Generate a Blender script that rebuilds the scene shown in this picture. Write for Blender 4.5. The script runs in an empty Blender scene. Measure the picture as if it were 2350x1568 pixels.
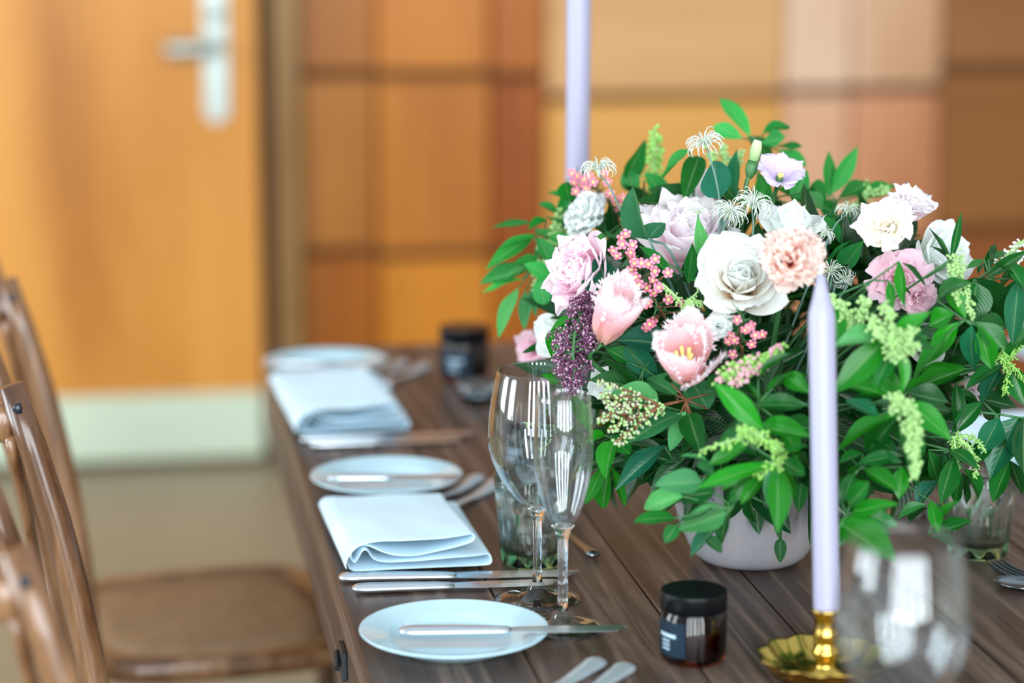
import bpy, math, random
from mathutils import Vector, Matrix, noise
random.seed(7)
R = random.Random(11)
SC = bpy.context.scene
COL = SC.collection

# ------------------------------------------------------------------ camera
FPX, IW, IH = 85 / 36 * 2350, 2350, 1568
YAW, PITCH = math.radians(9.29), math.radians(11.02)
CAM = Vector((0, 0, 1.42))
FW = Vector((math.sin(YAW) * math.cos(PITCH), math.cos(YAW) * math.cos(PITCH), -math.sin(PITCH)))
RT = Vector((math.cos(YAW), -math.sin(YAW), 0))
UP = RT.cross(FW)
cd = bpy.data.cameras.new('camera'); cam = bpy.data.objects.new('camera', cd); COL.objects.link(cam)
cam.matrix_world = Matrix.Translation(CAM) @ Matrix((RT, UP, -FW)).transposed().to_4x4()
cd.lens = 85; cd.sensor_width = 36; cd.clip_start = .05; cd.clip_end = 60
cd.dof.use_dof = True; cd.dof.focus_distance = 2.25; cd.dof.aperture_fstop = 2.05
SC.camera = cam

# ------------------------------------------------------------------ light
SC.view_settings.view_transform = 'Standard'; SC.view_settings.look = 'None'
SC.view_settings.gamma = 1; SC.view_settings.use_curve_mapping = False
SC.view_settings.exposure = 0.66
w = bpy.data.worlds.new('sky'); SC.world = w; w.use_nodes = True
w.node_tree.nodes['Background'].inputs[0].default_value = (.80, .91, 1.0, 1)
w.node_tree.nodes['Background'].inputs[1].default_value = .50

def window_light(name, loc, target, sx, sy, power, col=(.87, .95, 1.0)):
    l = bpy.data.lights.new(name, 'AREA'); l.shape = 'RECTANGLE'; l.size = sx; l.size_y = sy
    l.energy = power; l.color = col
    o = bpy.data.objects.new(name, l); COL.objects.link(o)
    o.location = loc
    o.rotation_euler = (Vector(target) - Vector(loc)).to_track_quat('-Z', 'Y').to_euler()
# daylight entering through the tall windows behind the camera and to its left
WINX = (-2.9, -1.6, -.3, 1.0, 2.3)
for wx in WINX:
    window_light('window_daylight', (wx, -3.4, 2.45), (wx, 5, 2.45), .5, 4.3, 100)
for i, wy in enumerate((1.2, 3.6)):
    window_light('window_daylight', (-4.4, wy, 2.0), (5, wy, 2.0), 1.3, 2.4, 74)

# ------------------------------------------------------------------ pixel measurement helpers
def ray(x, y): return FW * FPX + RT * (x - IW / 2) - UP * (y - IH / 2)
def U(x, y, z=.75):
    d = ray(x, y); return CAM + d * ((z - CAM.z) / d.z)
def D(x, y, depth): return CAM + ray(x, y) * (depth / FPX)
def WY(x, y, Y):
    d = ray(x, y); return CAM + d * (Y / d.y)
def camdir(r, u, t): return (RT * r + UP * u - FW * t).normalized()

# ------------------------------------------------------------------ materials
MATS = {}
def new_mat(name):
    m = bpy.data.materials.new(name); m.use_nodes = True
    nt = m.node_tree
    for n in list(nt.nodes):
        if n.type not in ('BSDF_PRINCIPLED', 'OUTPUT_MATERIAL'): nt.nodes.remove(n)
    b = nt.nodes['Principled BSDF']; o = nt.nodes['Material Output']
    MATS[name] = m
    return m, nt, b, o
def N(nt, t, **k):
    n = nt.nodes.new(t)
    for a, v in k.items():
        if hasattr(n, a): setattr(n, a, v)
        else: n.inputs[a.replace('_', ' ')].default_value = v
    return n
def ramp(nt, stops):
    r = nt.nodes.new('ShaderNodeValToRGB'); e = r.color_ramp.elements
    while len(e) < len(stops): e.new(.5)
    for el, (p, c) in zip(e, stops):
        el.position = p; el.color = (*c, 1)
    return r
def mix(nt, a, b, fac, mode='MIX'):
    m = nt.nodes.new('ShaderNodeMix'); m.data_type = 'RGBA'; m.blend_type = mode
    for i, v in ((0, fac), (6, a), (7, b)):
        if isinstance(v, bpy.types.NodeSocket): nt.links.new(v, m.inputs[i])
        elif isinstance(v, tuple): m.inputs[i].default_value = (*v[:3], 1)
        else: m.inputs[i].default_value = v
    return m.outputs[2]
def coords(nt, scale, kind='Object', rot=(0, 0, 0)):
    tc = nt.nodes.new('ShaderNodeTexCoord'); mp = nt.nodes.new('ShaderNodeMapping')
    mp.inputs['Scale'].default_value = scale; mp.inputs['Rotation'].default_value = rot
    nt.links.new(tc.outputs[kind], mp.inputs[0]); return mp.outputs[0]
def noise_tex(nt, vec, scale, detail=4, rough=.55, dist=0):
    n = nt.nodes.new('ShaderNodeTexNoise'); n.inputs['Scale'].default_value = scale
    n.inputs['Detail'].default_value = detail; n.inputs['Roughness'].default_value = rough
    n.inputs['Distortion'].default_value = dist
    nt.links.new(vec, n.inputs['Vector']); return n.outputs['Fac']
def bump(nt, b, h, strength=.2, dist=.002):
    n = nt.nodes.new('ShaderNodeBump'); n.inputs['Strength'].default_value = strength
    n.inputs['Distance'].default_value = dist
    nt.links.new(h, n.inputs['Height']); nt.links.new(n.outputs[0], b.inputs['Normal'])

def plain(name, col, rough=.5, metal=0, var=.12, vs=20, spec=.5, bstr=0, coat=0):
    m, nt, b, o = new_mat(name)
    f = noise_tex(nt, coords(nt, (1, 1, 1)), vs)
    c2 = tuple(max(0, c * (1 - 2 * var)) for c in col)
    nt.links.new(mix(nt, c2, tuple(min(1, c * (1 + var)) for c in col), f), b.inputs['Base Color'])
    b.inputs['Roughness'].default_value = rough; b.inputs['Metallic'].default_value = metal
    b.inputs['Specular IOR Level'].default_value = spec
    b.inputs['Coat Weight'].default_value = coat
    if bstr: bump(nt, b, noise_tex(nt, coords(nt, (1, 1, 1)), vs * 8), bstr)
    return m

def wood(name, dark, mid, light, scale, axis='Y', rough=.4, tint=False, ring=9, bstr=.25, spec=.5, fw=.55, st=.06, coat=0):
    """grain stretched along one axis; object colour may tint it"""
    m, nt, b, o = new_mat(name)
    st = {'X': (st, 1, 1), 'Y': (1, st, 1), 'Z': (1, 1, st)}[axis]
    oi = nt.nodes.new('ShaderNodeObjectInfo')
    tc = nt.nodes.new('ShaderNodeTexCoord')
    add = nt.nodes.new('ShaderNodeVectorMath'); add.operation = 'ADD'
    sc = nt.nodes.new('ShaderNodeVectorMath'); sc.operation = 'SCALE'; sc.inputs[3].default_value = 7.0
    cmb = nt.nodes.new('ShaderNodeCombineXYZ')
    for i in range(3): nt.links.new(oi.outputs['Random'], cmb.inputs[i])
    nt.links.new(cmb.outputs[0], sc.inputs[0])
    nt.links.new(tc.outputs['Object'], add.inputs[0]); nt.links.new(sc.outputs[0], add.inputs[1])
    mp = nt.nodes.new('ShaderNodeMapping'); mp.inputs['Scale'].default_value = st
    nt.links.new(add.outputs[0], mp.inputs[0])
    big = noise_tex(nt, mp.outputs[0], scale, 3, .5, .4)
    ml = nt.nodes.new('ShaderNodeMath'); ml.operation = 'MULTIPLY'; ml.inputs[1].default_value = ring
    nt.links.new(big, ml.inputs[0])
    fr = nt.nodes.new('ShaderNodeMath'); fr.operation = 'PINGPONG'; fr.inputs[1].default_value = 1
    nt.links.new(ml.outputs[0], fr.inputs[0])
    fine = noise_tex(nt, mp.outputs[0], scale * 14, 4, .7)
    mx = nt.nodes.new('ShaderNodeMath'); mx.operation = 'MULTIPLY_ADD'; mx.inputs[1].default_value = fw
    nt.links.new(fine, mx.inputs[0])
    h2 = nt.nodes.new('ShaderNodeMath'); h2.operation = 'MULTIPLY'; h2.inputs[1].default_value = 1.05 - fw
    nt.links.new(fr.outputs[0], h2.inputs[0]); nt.links.new(h2.outputs[0], mx.inputs[2])
    r = ramp(nt, [(.15, dark), (.5, mid), (.85, light)])
    nt.links.new(mx.outputs[0], r.inputs[0])
    colr = r.outputs[0]
    if tint: colr = mix(nt, colr, oi.outputs['Color'], 1.0, 'MULTIPLY')
    nt.links.new(colr, b.inputs['Base Color'])
    b.inputs['Roughness'].default_value = rough; b.inputs['Specular IOR Level'].default_value = spec
    b.inputs['Coat Weight'].default_value = coat; b.inputs['Coat Roughness'].default_value = .18
    bump(nt, b, mx.outputs[0], bstr, .001)
    return m

wood('table_wood', (.026, .015, .011), (.070, .043, .032), (.205, .140, .108), 13, 'Y', .40, ring=13, bstr=.45, fw=.72, st=.035)
wood('wall_wood', (.58, .44, .28), (.84, .76, .64), (1, .98, .95), 2.6, 'Z', .34, tint=True, ring=3, bstr=.05, fw=.35, st=.16, spec=.25)
wood('board_wood', (.58, .46, .34), (.84, .77, .67), (1, .98, .95), 2.4, 'X', .38, tint=True, ring=3, bstr=.05, spec=.3)
wood('chair_wood', (.030, .011, .004), (.105, .042, .015), (.27, .135, .06), 9, 'Z', .27, ring=6, coat=.5)
plain('seat_weave', (.30, .18, .095), .55, var=.25, vs=60, bstr=.3)
plain('dark_gap', (.13, .065, .03), .8)
plain('kick_metal', (.52, .60, .46), .45, .25, var=.06, vs=3)
plain('handle_metal', (.36, .42, .40), .36, .7, var=.05)
plain('floor_mat', (.33, .28, .185), .5, var=.12, vs=1.5)
plain('plaster', (.55, .52, .47), .8, var=.05, vs=2)
plain('porcelain', (.50, .71, .80), .12, var=.02, vs=4, coat=.3)
plain('steel', (.80, .87, .93), .30, 1, var=.04, vs=14)
plain('fork_steel', (.74, .84, .92), .33, .72, var=.04, vs=14)  # lower metalness and pale colour stand in for bright reflections on the forks
plain('dark_steel', (.30, .34, .38), .22, 1, var=.1, vs=30)
plain('brass', (.70, .48, .11), .16, 1, var=.12, vs=22)
plain('black_cap', (.008, .012, .022), .25, var=.1)
plain('iron', (.05, .06, .07), .4, .8)
plain('black_plastic', (.004, .005, .007), .3, var=.2, spec=.25)
plain('label_paper', (.004, .018, .034), .5, var=.1, spec=.3)
plain('label_print', (.45, .62, .75), .5, var=.05)
plain('candle_wax', (.36, .35, .48), .42, var=.02, vs=5)
MATS['candle_wax'].node_tree.nodes['Principled BSDF'].inputs['Subsurface Weight'].default_value = .25
MATS['candle_wax'].node_tree.nodes['Principled BSDF'].inputs['Subsurface Radius'].default_value = (.01, .008, .008)
plain('wick', (.75, .72, .70), .9)
plain('stem_green', (.045, .17, .05), .5, var=.25, vs=30)
plain('stem_brown', (.22, .085, .035), .6, var=.3, vs=40)
plain('stem_grey', (.12, .24, .20), .5, var=.2, vs=30)
plain('foam', (.01, .022, .012), .9)
plain('plume', (.68, .76, .66), .4, var=.15, vs=200)
plain('bud_green', (.30, .60, .12), .5, var=.25, vs=120)
plain('bud_pale', (.40, .66, .24), .5, var=.25, vs=120)
plain('bud_white', (.80, .86, .78), .4, var=.1, vs=120)
plain('berry', (.52, .55, .38), .4, var=.3, vs=90)
plain('floret_yellow', (.68, .62, .25), .5, var=.2, vs=300)
plain('stamen', (.92, .78, .22), .5, var=.1, vs=200)

def cloth_mat():
    m, nt, b, o = new_mat('linen')
    v = coords(nt, (1, 1, 1))
    f = noise_tex(nt, v, 300, 2)
    nt.links.new(mix(nt, (.58, .79, .92), (.70, .88, .97), f), b.inputs['Base Color'])
    b.inputs['Roughness'].default_value = .85; b.inputs['Sheen Weight'].default_value = .15
    bump(nt, b, f, .12, .0006)
cloth_mat()

def pot_mat():
    m, nt, b, o = new_mat('pot_clay')
    v = coords(nt, (1, 1, 1))
    f = noise_tex(nt, v, 22, 5, .6); g = noise_tex(nt, v, 260, 3, .7)
    r = ramp(nt, [(.3, (.32, .32, .36)), (.5, (.38, .34, .34)), (.68, (.44, .32, .26))])
    nt.links.new(f, r.inputs[0])
    nt.links.new(mix(nt, r.outputs[0], (.26, .28, .33), g), b.inputs['Base Color'])
    b.inputs['Roughness'].default_value = .8
    bump(nt, b, g, .35, .001)
pot_mat()

def glass_mat(name, col, ior=1.46, rough=0, density=0):
    m, nt, b, o = new_mat(name)
    b.inputs['Base Color'].default_value = (*col, 1); b.inputs['Roughness'].default_value = rough
    b.inputs['Transmission Weight'].default_value = 1; b.inputs['IOR'].default_value = ior
    if density:
        va = nt.nodes.new('ShaderNodeVolumeAbsorption'); va.inputs[0].default_value = (*col, 1)
        va.inputs[1].default_value = density; b.inputs['Base Color'].default_value = (1, 1, 1, 1)
        nt.links.new(va.outputs[0], o.inputs['Volume'])
    return m
glass_mat('clear_glass', (.97, .99, 1.0))
glass_mat('green_glass', (.30, .90, .55), density=20)
glass_mat('amber_glass', (.22, .035, .004), rough=.03)
def half_clear(name):
    nt = MATS[name].node_tree; o = nt.nodes['Material Output']; b = nt.nodes['Principled BSDF']
    t = nt.nodes.new('ShaderNodeBsdfTransparent'); t.inputs[0].default_value = (.86, .97, .92, 1)
    ms = nt.nodes.new('ShaderNodeMixShader'); ms.inputs[0].default_value = .16
    nt.links.new(b.outputs[0], ms.inputs[1]); nt.links.new(t.outputs[0], ms.inputs[2]); nt.links.new(ms.outputs[0], o.inputs[0])
half_clear('green_glass')

def thin_glass():
    """thin blown wall: passes light straight through, mirrors more towards grazing angles"""
    m, nt, b, o = new_mat('thin_glass'); nt.nodes.remove(b)
    lw = N(nt, 'ShaderNodeLayerWeight'); lw.inputs[0].default_value = .5
    p = nt.nodes.new('ShaderNodeMath'); p.operation = 'POWER'; p.inputs[1].default_value = 3.2
    nt.links.new(lw.outputs['Facing'], p.inputs[0])
    a = nt.nodes.new('ShaderNodeMath'); a.operation = 'MULTIPLY_ADD'; a.inputs[1].default_value = .85; a.inputs[2].default_value = .055
    nt.links.new(p.outputs[0], a.inputs[0])
    t = nt.nodes.new('ShaderNodeBsdfTransparent'); t.inputs[0].default_value = (.965, .98, .985, 1)
    g = nt.nodes.new('ShaderNodeBsdfGlossy'); g.inputs[0].default_value = (.95, .98, 1, 1); g.inputs['Roughness'].default_value = .015
    ms = nt.nodes.new('ShaderNodeMixShader')
    nt.links.new(a.outputs[0], ms.inputs[0]); nt.links.new(t.outputs[0], ms.inputs[1]); nt.links.new(g.outputs[0], ms.inputs[2])
    nt.links.new(ms.outputs[0], o.inputs[0])
thin_glass()

def leaf_mat(name, rough, spec, transl=.3):
    m, nt, b, o = new_mat(name)
    oi = nt.nodes.new('ShaderNodeObjectInfo')
    tc = nt.nodes.new('ShaderNodeTexCoord'); sp = nt.nodes.new('ShaderNodeSeparateXYZ')
    nt.links.new(tc.outputs['UV'], sp.inputs[0])
    # midrib
    d = nt.nodes.new('ShaderNodeMath'); d.operation = 'SUBTRACT'; d.inputs[1].default_value = .5
    nt.links.new(sp.outputs[1], d.inputs[0])
    ab = nt.nodes.new('ShaderNodeMath'); ab.operation = 'ABSOLUTE'; nt.links.new(d.outputs[0], ab.inputs[0])
    mr = nt.nodes.new('ShaderNodeMapRange'); mr.inputs[1].default_value = .015; mr.inputs[2].default_value = .05
    mr.inputs[3].default_value = .30; mr.inputs[4].default_value = 0
    nt.links.new(ab.outputs[0], mr.inputs[0])
    # side veins
    vv = nt.nodes.new('ShaderNodeMath'); vv.operation = 'MULTIPLY_ADD'; vv.inputs[1].default_value = -.9
    nt.links.new(ab.outputs[0], vv.inputs[0]); nt.links.new(sp.outputs[0], vv.inputs[2])
    sn = nt.nodes.new('ShaderNodeMath'); sn.operation = 'MULTIPLY'; sn.inputs[1].default_value = 60
    nt.links.new(vv.outputs[0], sn.inputs[0])
    si = nt.nodes.new('ShaderNodeMath'); si.operation = 'SINE'; nt.links.new(sn.outputs[0], si.inputs[0])
    ns = noise_tex(nt, coords(nt, (1, 1, 1), 'UV'), 6, 3)
    hs = nt.nodes.new('ShaderNodeHueSaturation')
    vr = nt.nodes.new('ShaderNodeMapRange'); vr.inputs[3].default_value = .75; vr.inputs[4].default_value = 1.25
    nt.links.new(oi.outputs['Random'], vr.inputs[0]); nt.links.new(vr.outputs[0], hs.inputs['Value'])
    nt.links.new(oi.outputs['Color'], hs.inputs['Color'])
    c1 = mix(nt, hs.outputs[0], (.0, .05, .01), .0)
    nv = nt.nodes.new('ShaderNodeMath'); nv.operation = 'MULTIPLY'; nv.inputs[1].default_value = .3; nt.links.new(ns, nv.inputs[0])
    c2 = mix(nt, c1, (.01, .07, .02), nv.outputs[0])
    c3 = mix(nt, c2, (.30, .48, .22), mr.outputs[0])
    nt.links.new(c3, b.inputs['Base Color'])
    b.inputs['Roughness'].default_value = rough; b.inputs['Specular IOR Level'].default_value = spec
    bump(nt, b, si.outputs[0], .12, .0008)
    tr = nt.nodes.new('ShaderNodeBsdfTranslucent'); nt.links.new(mix(nt, c3, (.10, .6, .03), .25), tr.inputs[0])
    ms = nt.nodes.new('ShaderNodeMixShader'); ms.inputs[0].default_value = transl
    nt.links.new(b.outputs[0], ms.inputs[1]); nt.links.new(tr.outputs[0], ms.inputs[2])
    nt.links.new(ms.outputs[0], o.inputs[0])
leaf_mat('leaf_glossy', .32, .5)
leaf_mat('leaf_matte', .55, .22)

def petal_mat(name, base, mid, edge, transl=.45, blot=None):
    """colour runs from the petal's foot to its rim (the flower's own colouring)"""
    m, nt, b, o = new_mat(name)
    tc = nt.nodes.new('ShaderNodeTexCoord'); sp = nt.nodes.new('ShaderNodeSeparateXYZ')
    nt.links.new(tc.outputs['UV'], sp.inputs[0])
    ns = noise_tex(nt, coords(nt, (6, 14, 1), 'UV'), 1.2, 3)
    ad = nt.nodes.new('ShaderNodeMath'); ad.operation = 'MULTIPLY_ADD'; ad.inputs[1].default_value = .25; 
    nt.links.new(ns, ad.inputs[0])
    su = nt.nodes.new('ShaderNodeMath'); su.operation = 'SUBTRACT'; su.inputs[1].default_value = .12
    nt.links.new(sp.outputs[0], su.inputs[0]); nt.links.new(su.outputs[0], ad.inputs[2])
    r = ramp(nt, [(.1, base), (.55, mid), (.95, edge)])
    nt.links.new(ad.outputs[0], r.inputs[0])
    nt.links.new(r.outputs[0], b.inputs['Base Color'])
    b.inputs['Roughness'].default_value = .55; b.inputs['Specular IOR Level'].default_value = .3
    tr = nt.nodes.new('ShaderNodeBsdfTranslucent'); nt.links.new(r.outputs[0], tr.inputs[0])
    ms = nt.nodes.new('ShaderNodeMixShader'); ms.inputs[0].default_value = transl
    nt.links.new(b.outputs[0], ms.inputs[1]); nt.links.new(tr.outputs[0], ms.inputs[2])
    nt.links.new(ms.outputs[0], o.inputs[0])
petal_mat('petal_white_rose', (.98, .74, .50), (.92, .88, .80), (.89, .93, .91), .45)
petal_mat('petal_white', (.86, .95, .80), (.95, .99, .97), (.97, 1, 1), .5)
petal_mat('petal_blush', (1, .48, .60), (1, .74, .84), (1, .86, .93), .5)
petal_mat('petal_pale', (1, .70, .78), (1, .89, .93), (1, .95, .98), .5)
petal_mat('petal_carnation', (1, .34, .24), (1, .62, .52), (1, .85, .79), .55)
petal_mat('petal_tulip', (.96, .66, .55), (.96, .54, .58), (.97, .82, .84))
petal_mat('petal_lilac', (.74, .58, .86), (.80, .68, .92), (.86, .76, .95))
petal_mat('petal_cream', (.95, .86, .50), (.97, .92, .74), (.97, .92, .86))
petal_mat('petal_pink', (.92, .46, .50), (.93, .58, .68), (.94, .70, .80))
petal_mat('fringe', (.96, .84, .88), (.96, .90, .94), (.96, .94, .97))
petal_mat('petal_wax', (.62, .10, .20), (.78, .20, .32), (.86, .38, .48), .15)
petal_mat('floret_purple', (.07, .012, .05), (.13, .03, .09), (.36, .16, .28), .1)
petal_mat('floret_mauve', (.42, .20, .34), (.55, .32, .46), (.75, .55, .66), .1)
petal_mat('bud_cream', (.30, .52, .20), (.60, .75, .42), (.80, .86, .64))

# ------------------------------------------------------------------ mesh helpers
class G:
    def __init__(s): s.v, s.f, s.uv = [], [], {}
    def add(s, v, f, uv=None, M=None):
        k = len(s.v)
        s.v += [tuple(M @ Vector(p)) if M is not None else tuple(p) for p in v]
        s.f += [tuple(i + k for i in q) for q in f]
        if uv:
            for i, t in enumerate(uv): s.uv[i + k] = t
        return s
    def mesh(s, name, mat, smooth=True):
        me = bpy.data.meshes.new(name); me.from_pydata(s.v, [], s.f)
        if smooth: me.polygons.foreach_set('use_smooth', [True] * len(me.polygons))
        if s.uv:
            l = me.uv_layers.new(name='UVMap')
            for lp in me.loops: l.data[lp.index].uv = s.uv.get(lp.vertex_index, (0, 0))
        if mat: me.materials.append(MATS[mat])
        me.update(); return me
    def obj(s, name, mat, parent=None, smooth=True, M=None):
        return link(name, s.mesh(name, mat, smooth), parent, M)
def link(name, me, parent=None, M=None):
    o = bpy.data.objects.new(name, me); COL.objects.link(o)
    if parent is not None: o.parent = parent
    if M is not None: o.matrix_local = M
    return o
def tag(o, label, cat, group=None, kind=None):
    if label: o['label'] = label
    if cat: o['category'] = cat
    if group: o['group'] = group
    if kind: o['kind'] = kind
    return o
def thing(name, label, cat, loc=(0, 0, 0), rz=0, group=None):
    o = bpy.data.objects.new(name, None); COL.objects.link(o); o.empty_display_size = .02
    o.location = loc; o.rotation_euler = (0, 0, rz)
    return tag(o, label, cat, group)
def struct(o): o['kind'] = 'structure'; return o

def box(x0, x1, y0, y1, z0, z1, bev=0):
    if bev <= 0:
        v = [(x, y, z) for x in (x0, x1) for y in (y0, y1) for z in (z0, z1)]
        return v, [(0, 1, 3, 2), (4, 6, 7, 5), (0, 4, 5, 1), (2, 3, 7, 6), (0, 2, 6, 4), (1, 5, 7, 3)]
    # chamfered box as stacked octagonal-ish rings
    b = bev; v, f = [], []
    def ring(i, z): 
        return [(x0 + i + b, y0 + i, z), (x1 - i - b, y0 + i, z), (x1 - i, y0 + i + b, z), (x1 - i, y1 - i - b, z),
                (x1 - i - b, y1 - i, z), (x0 + i + b, y1 - i, z), (x0 + i, y1 - i - b, z), (x0 + i, y0 + i + b, z)]
    for i, z in ((b, z0), (0, z0 + b), (0, z1 - b), (b, z1)): v += ring(i, z)
    for k in range(3):
        for j in range(8):
            f.append((k * 8 + j, k * 8 + (j + 1) % 8, k * 8 + 8 + (j + 1) % 8, k * 8 + 8 + j))
    f.append(tuple(range(7, -1, -1))); f.append(tuple(range(24, 32)))
    return v, f
def lathe(prof, n=32, fold=None):
    """profile of (r,z); r==0 closes with a pole"""
    v, f, rows = [], [], []
    for k, (r, z) in enumerate(prof):
        if r <= 1e-7: rows.append([len(v)]); v.append((0, 0, z)); continue
        row = []
        for j in range(n):
            a = 2 * math.pi * j / n; rr = fold(a, k, r) if fold else r
            row.append(len(v)); v.append((rr * math.cos(a), rr * math.sin(a), z))
        rows.append(row)
    for a, b in zip(rows, rows[1:]):
        for j in range(n):
            j2 = (j + 1) % n
            if len(a) == 1 and len(b) == 1: break
            if len(a) == 1: f.append((a[0], b[j2], b[j]))
            elif len(b) == 1: f.append((a[j], a[j2], b[0]))
            else: f.append((a[j], a[j2], b[j2], b[j]))
    return v, f
def tube(pts, rad, n=8, flat=1.0, cap=True, side=None):
    """sweep; rad number or list; flat squashes one axis; side fixes the wide axis"""
    pts = [Vector(p) for p in pts]; m = len(pts)
    if not hasattr(rad, '__len__'): rad = [rad] * m
    v, f = [], []
    t0 = (pts[1] - pts[0]).normalized()
    s = Vector(side) if side is not None else (Vector((0, 0, 1)) if abs(t0.z) < .9 else Vector((1, 0, 0)))
    s = (s - t0 * s.dot(t0)).normalized()
    for i in range(m):
        t = (pts[min(i + 1, m - 1)] - pts[max(i - 1, 0)]).normalized()
        s = (s - t * s.dot(t)).normalized(); b = t.cross(s)
        for j in range(n):
            a = 2 * math.pi * j / n
            v.append(pts[i] + s * math.cos(a) * rad[i] + b * math.sin(a) * rad[i] * flat)
    for i in range(m - 1):
        for j in range(n):
            f.append((i * n + j, i * n + (j + 1) % n, (i + 1) * n + (j + 1) % n, (i + 1) * n + j))
    if cap:
        f.append(tuple(range(n - 1, -1, -1))); f.append(tuple(range((m - 1) * n, m * n)))
    return v, f
def smooth_path(pts, k=6):
    pts = [Vector(p) for p in pts]
    P = [pts[0] * 2 - pts[1]] + pts + [pts[-1] * 2 - pts[-2]]; out = []
    for i in range(1, len(P) - 2):
        for s in range(k):
            t = s / k
            out.append(.5 * ((2 * P[i]) + (P[i + 1] - P[i - 1]) * t + (2 * P[i - 1] - 5 * P[i] + 4 * P[i + 1] - P[i + 2]) * t * t
                             + (3 * P[i] - P[i - 1] - 3 * P[i + 1] + P[i + 2]) * t ** 3))
    out.append(pts[-1]); return out
def copy_tree(o, parent=None):
    c = o.copy(); COL.objects.link(c); c.parent = parent
    for ch in list(o.children): copy_tree(ch, c)
    return c
def basis(x, z):
    """matrix whose X axis is x and Z axis close to z"""
    x = Vector(x).normalized(); z = Vector(z); z = (z - x * z.dot(x))
    if z.length < 1e-5: z = x.orthogonal()
    z.normalize(); y = z.cross(x)
    return Matrix((x, y, z)).transposed()
def axis_matrix(loc, z, roll=0, s=1):
    z = Vector(z).normalized(); q = Vector((0, 0, 1)).rotation_difference(z)
    return Matrix.Translation(loc) @ q.to_matrix().to_4x4() @ Matrix.Rotation(roll, 4, 'Z') @ Matrix.Scale(s, 4)

# ================================================================== SETTING
WALL = 5.80
fl = G().add(*box(-5, 5, -3.6, WALL + .25, -.1, 0)).obj('floor', 'floor_mat', smooth=False); struct(fl)
wb = G().add(*box(-5, 5, WALL + .03, WALL + .2, 0, 3.4)).obj('wall_back', 'dark_gap', smooth=False); struct(wb)
wr = G().add(*box(5, 5.15, -3.6, WALL + .2, 0, 3.4)).obj('wall_right', 'plaster', smooth=False); struct(wr)

def px2x(x, y=400): return WY(x, y, WALL).x
def py2z(y, x=900): return WY(x, y, WALL).z
def panel(x0, x1, z0, z1, col, mat='wall_wood', y=WALL):
    g = .0025
    o = G().add(*box(x0 + g, x1 - g, y - .02, y + .035, z0 + g, z1 - g, .006)).obj('panel', mat, wb, smooth=False)
    o.color = (*col, 1); return o
# wood panelling right of the door, boards of differing tone
cols = [
    (690, 865, [(0, 575, 0), (575, 168, 1), (168, -900, 2)], [(0.486, 0.167, 0.013), (0.438, 0.172, 0.027), (0.413, 0.152, 0.021)], 'wall_wood'),
    (865, 1125, [(0, 585, 0), (585, 172, 1), (172, -900, 2)], [(0.511, 0.182, 0.013), (0.572, 0.222, 0.027), (0.559, 0.201, 0.021)], 'wall_wood'),
    (1125, 1250, [(0, 590, 0), (590, 180, 1), (180, -900, 2)], [(0.461, 0.142, 0.004), (0.401, 0.106, 0.002), (0.438, 0.132, 0.010)], 'wall_wood'),
    (1250, 1790, [(0, 585, 0), (585, 232, 1), (232, -900, 2)], [(.58, .25, .05), (.70, .36, .09), (.66, .38, .17)], 'board_wood'),
    (1790, 1945, [(0, 585, 0), (585, 222, 1), (222, -900, 2)], [(.55, .27, .13), (.60, .34, .22), (.66, .46, .34)], 'wall_wood'),  # pinkish light on the upper right wall is put into these tints
    (1945, 2148, [(0, 585, 0), (585, 222, 1), (222, -900, 2)], [(.50, .21, .10), (.60, .29, .17), (.63, .40, .28)], 'wall_wood'),
    (2148, 2420, [(0, 560, 0), (560, 175, 1), (175, -900, 2)], [(.27, .085, .020), (.25, .095, .022), (.27, .11, .035)], 'board_wood'),
    (2420, 2700, [(0, 560, 0), (560, 175, 1), (175, -900, 2)], [(0.354, 0.110, 0.019), (0.354, 0.121, 0.019), (0.354, 0.132, 0.026)], 'board_wood'),
    (2700, 3300, [(0, 560, 0), (560, 175, 1), (175, -900, 2)], [(0.531, 0.219, 0.039), (0.531, 0.219, 0.039), (0.531, 0.219, 0.039)], 'board_wood'),
]
for x0, x1, rows, cc, mt in cols:
    for (ya, yb, i) in rows:
        z0 = 0 if ya == 0 else py2z(ya) + .008
        z1 = min(3.4, py2z(yb) - .008)
        panel(px2x(x0), px2x(x1), z0, z1, cc[i], mt)
# panels left of the door
DX1 = px2x(592); DX0 = DX1 - 1.02
for k in range(4):
    panel(DX0 - .2 - .5 * (k + 1), DX0 - .2 - .5 * k, 0, 3.3, (.6, .26, .05))
# jamb posts
tr = G().add(*box(px2x(628), px2x(690), WALL - .07, WALL + .04, 0, 3.3, .008)).obj('trim_1', 'wall_wood', smooth=False); struct(tr); tr.color = (.30, .185, .075, 1)
tr = G().add(*box(DX0 - .14, DX0 - .03, WALL - .07, WALL + .04, 0, 3.3, .008)).obj('trim_2', 'wall_wood', smooth=False); struct(tr); tr.color = (.30, .185, .075, 1)

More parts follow.
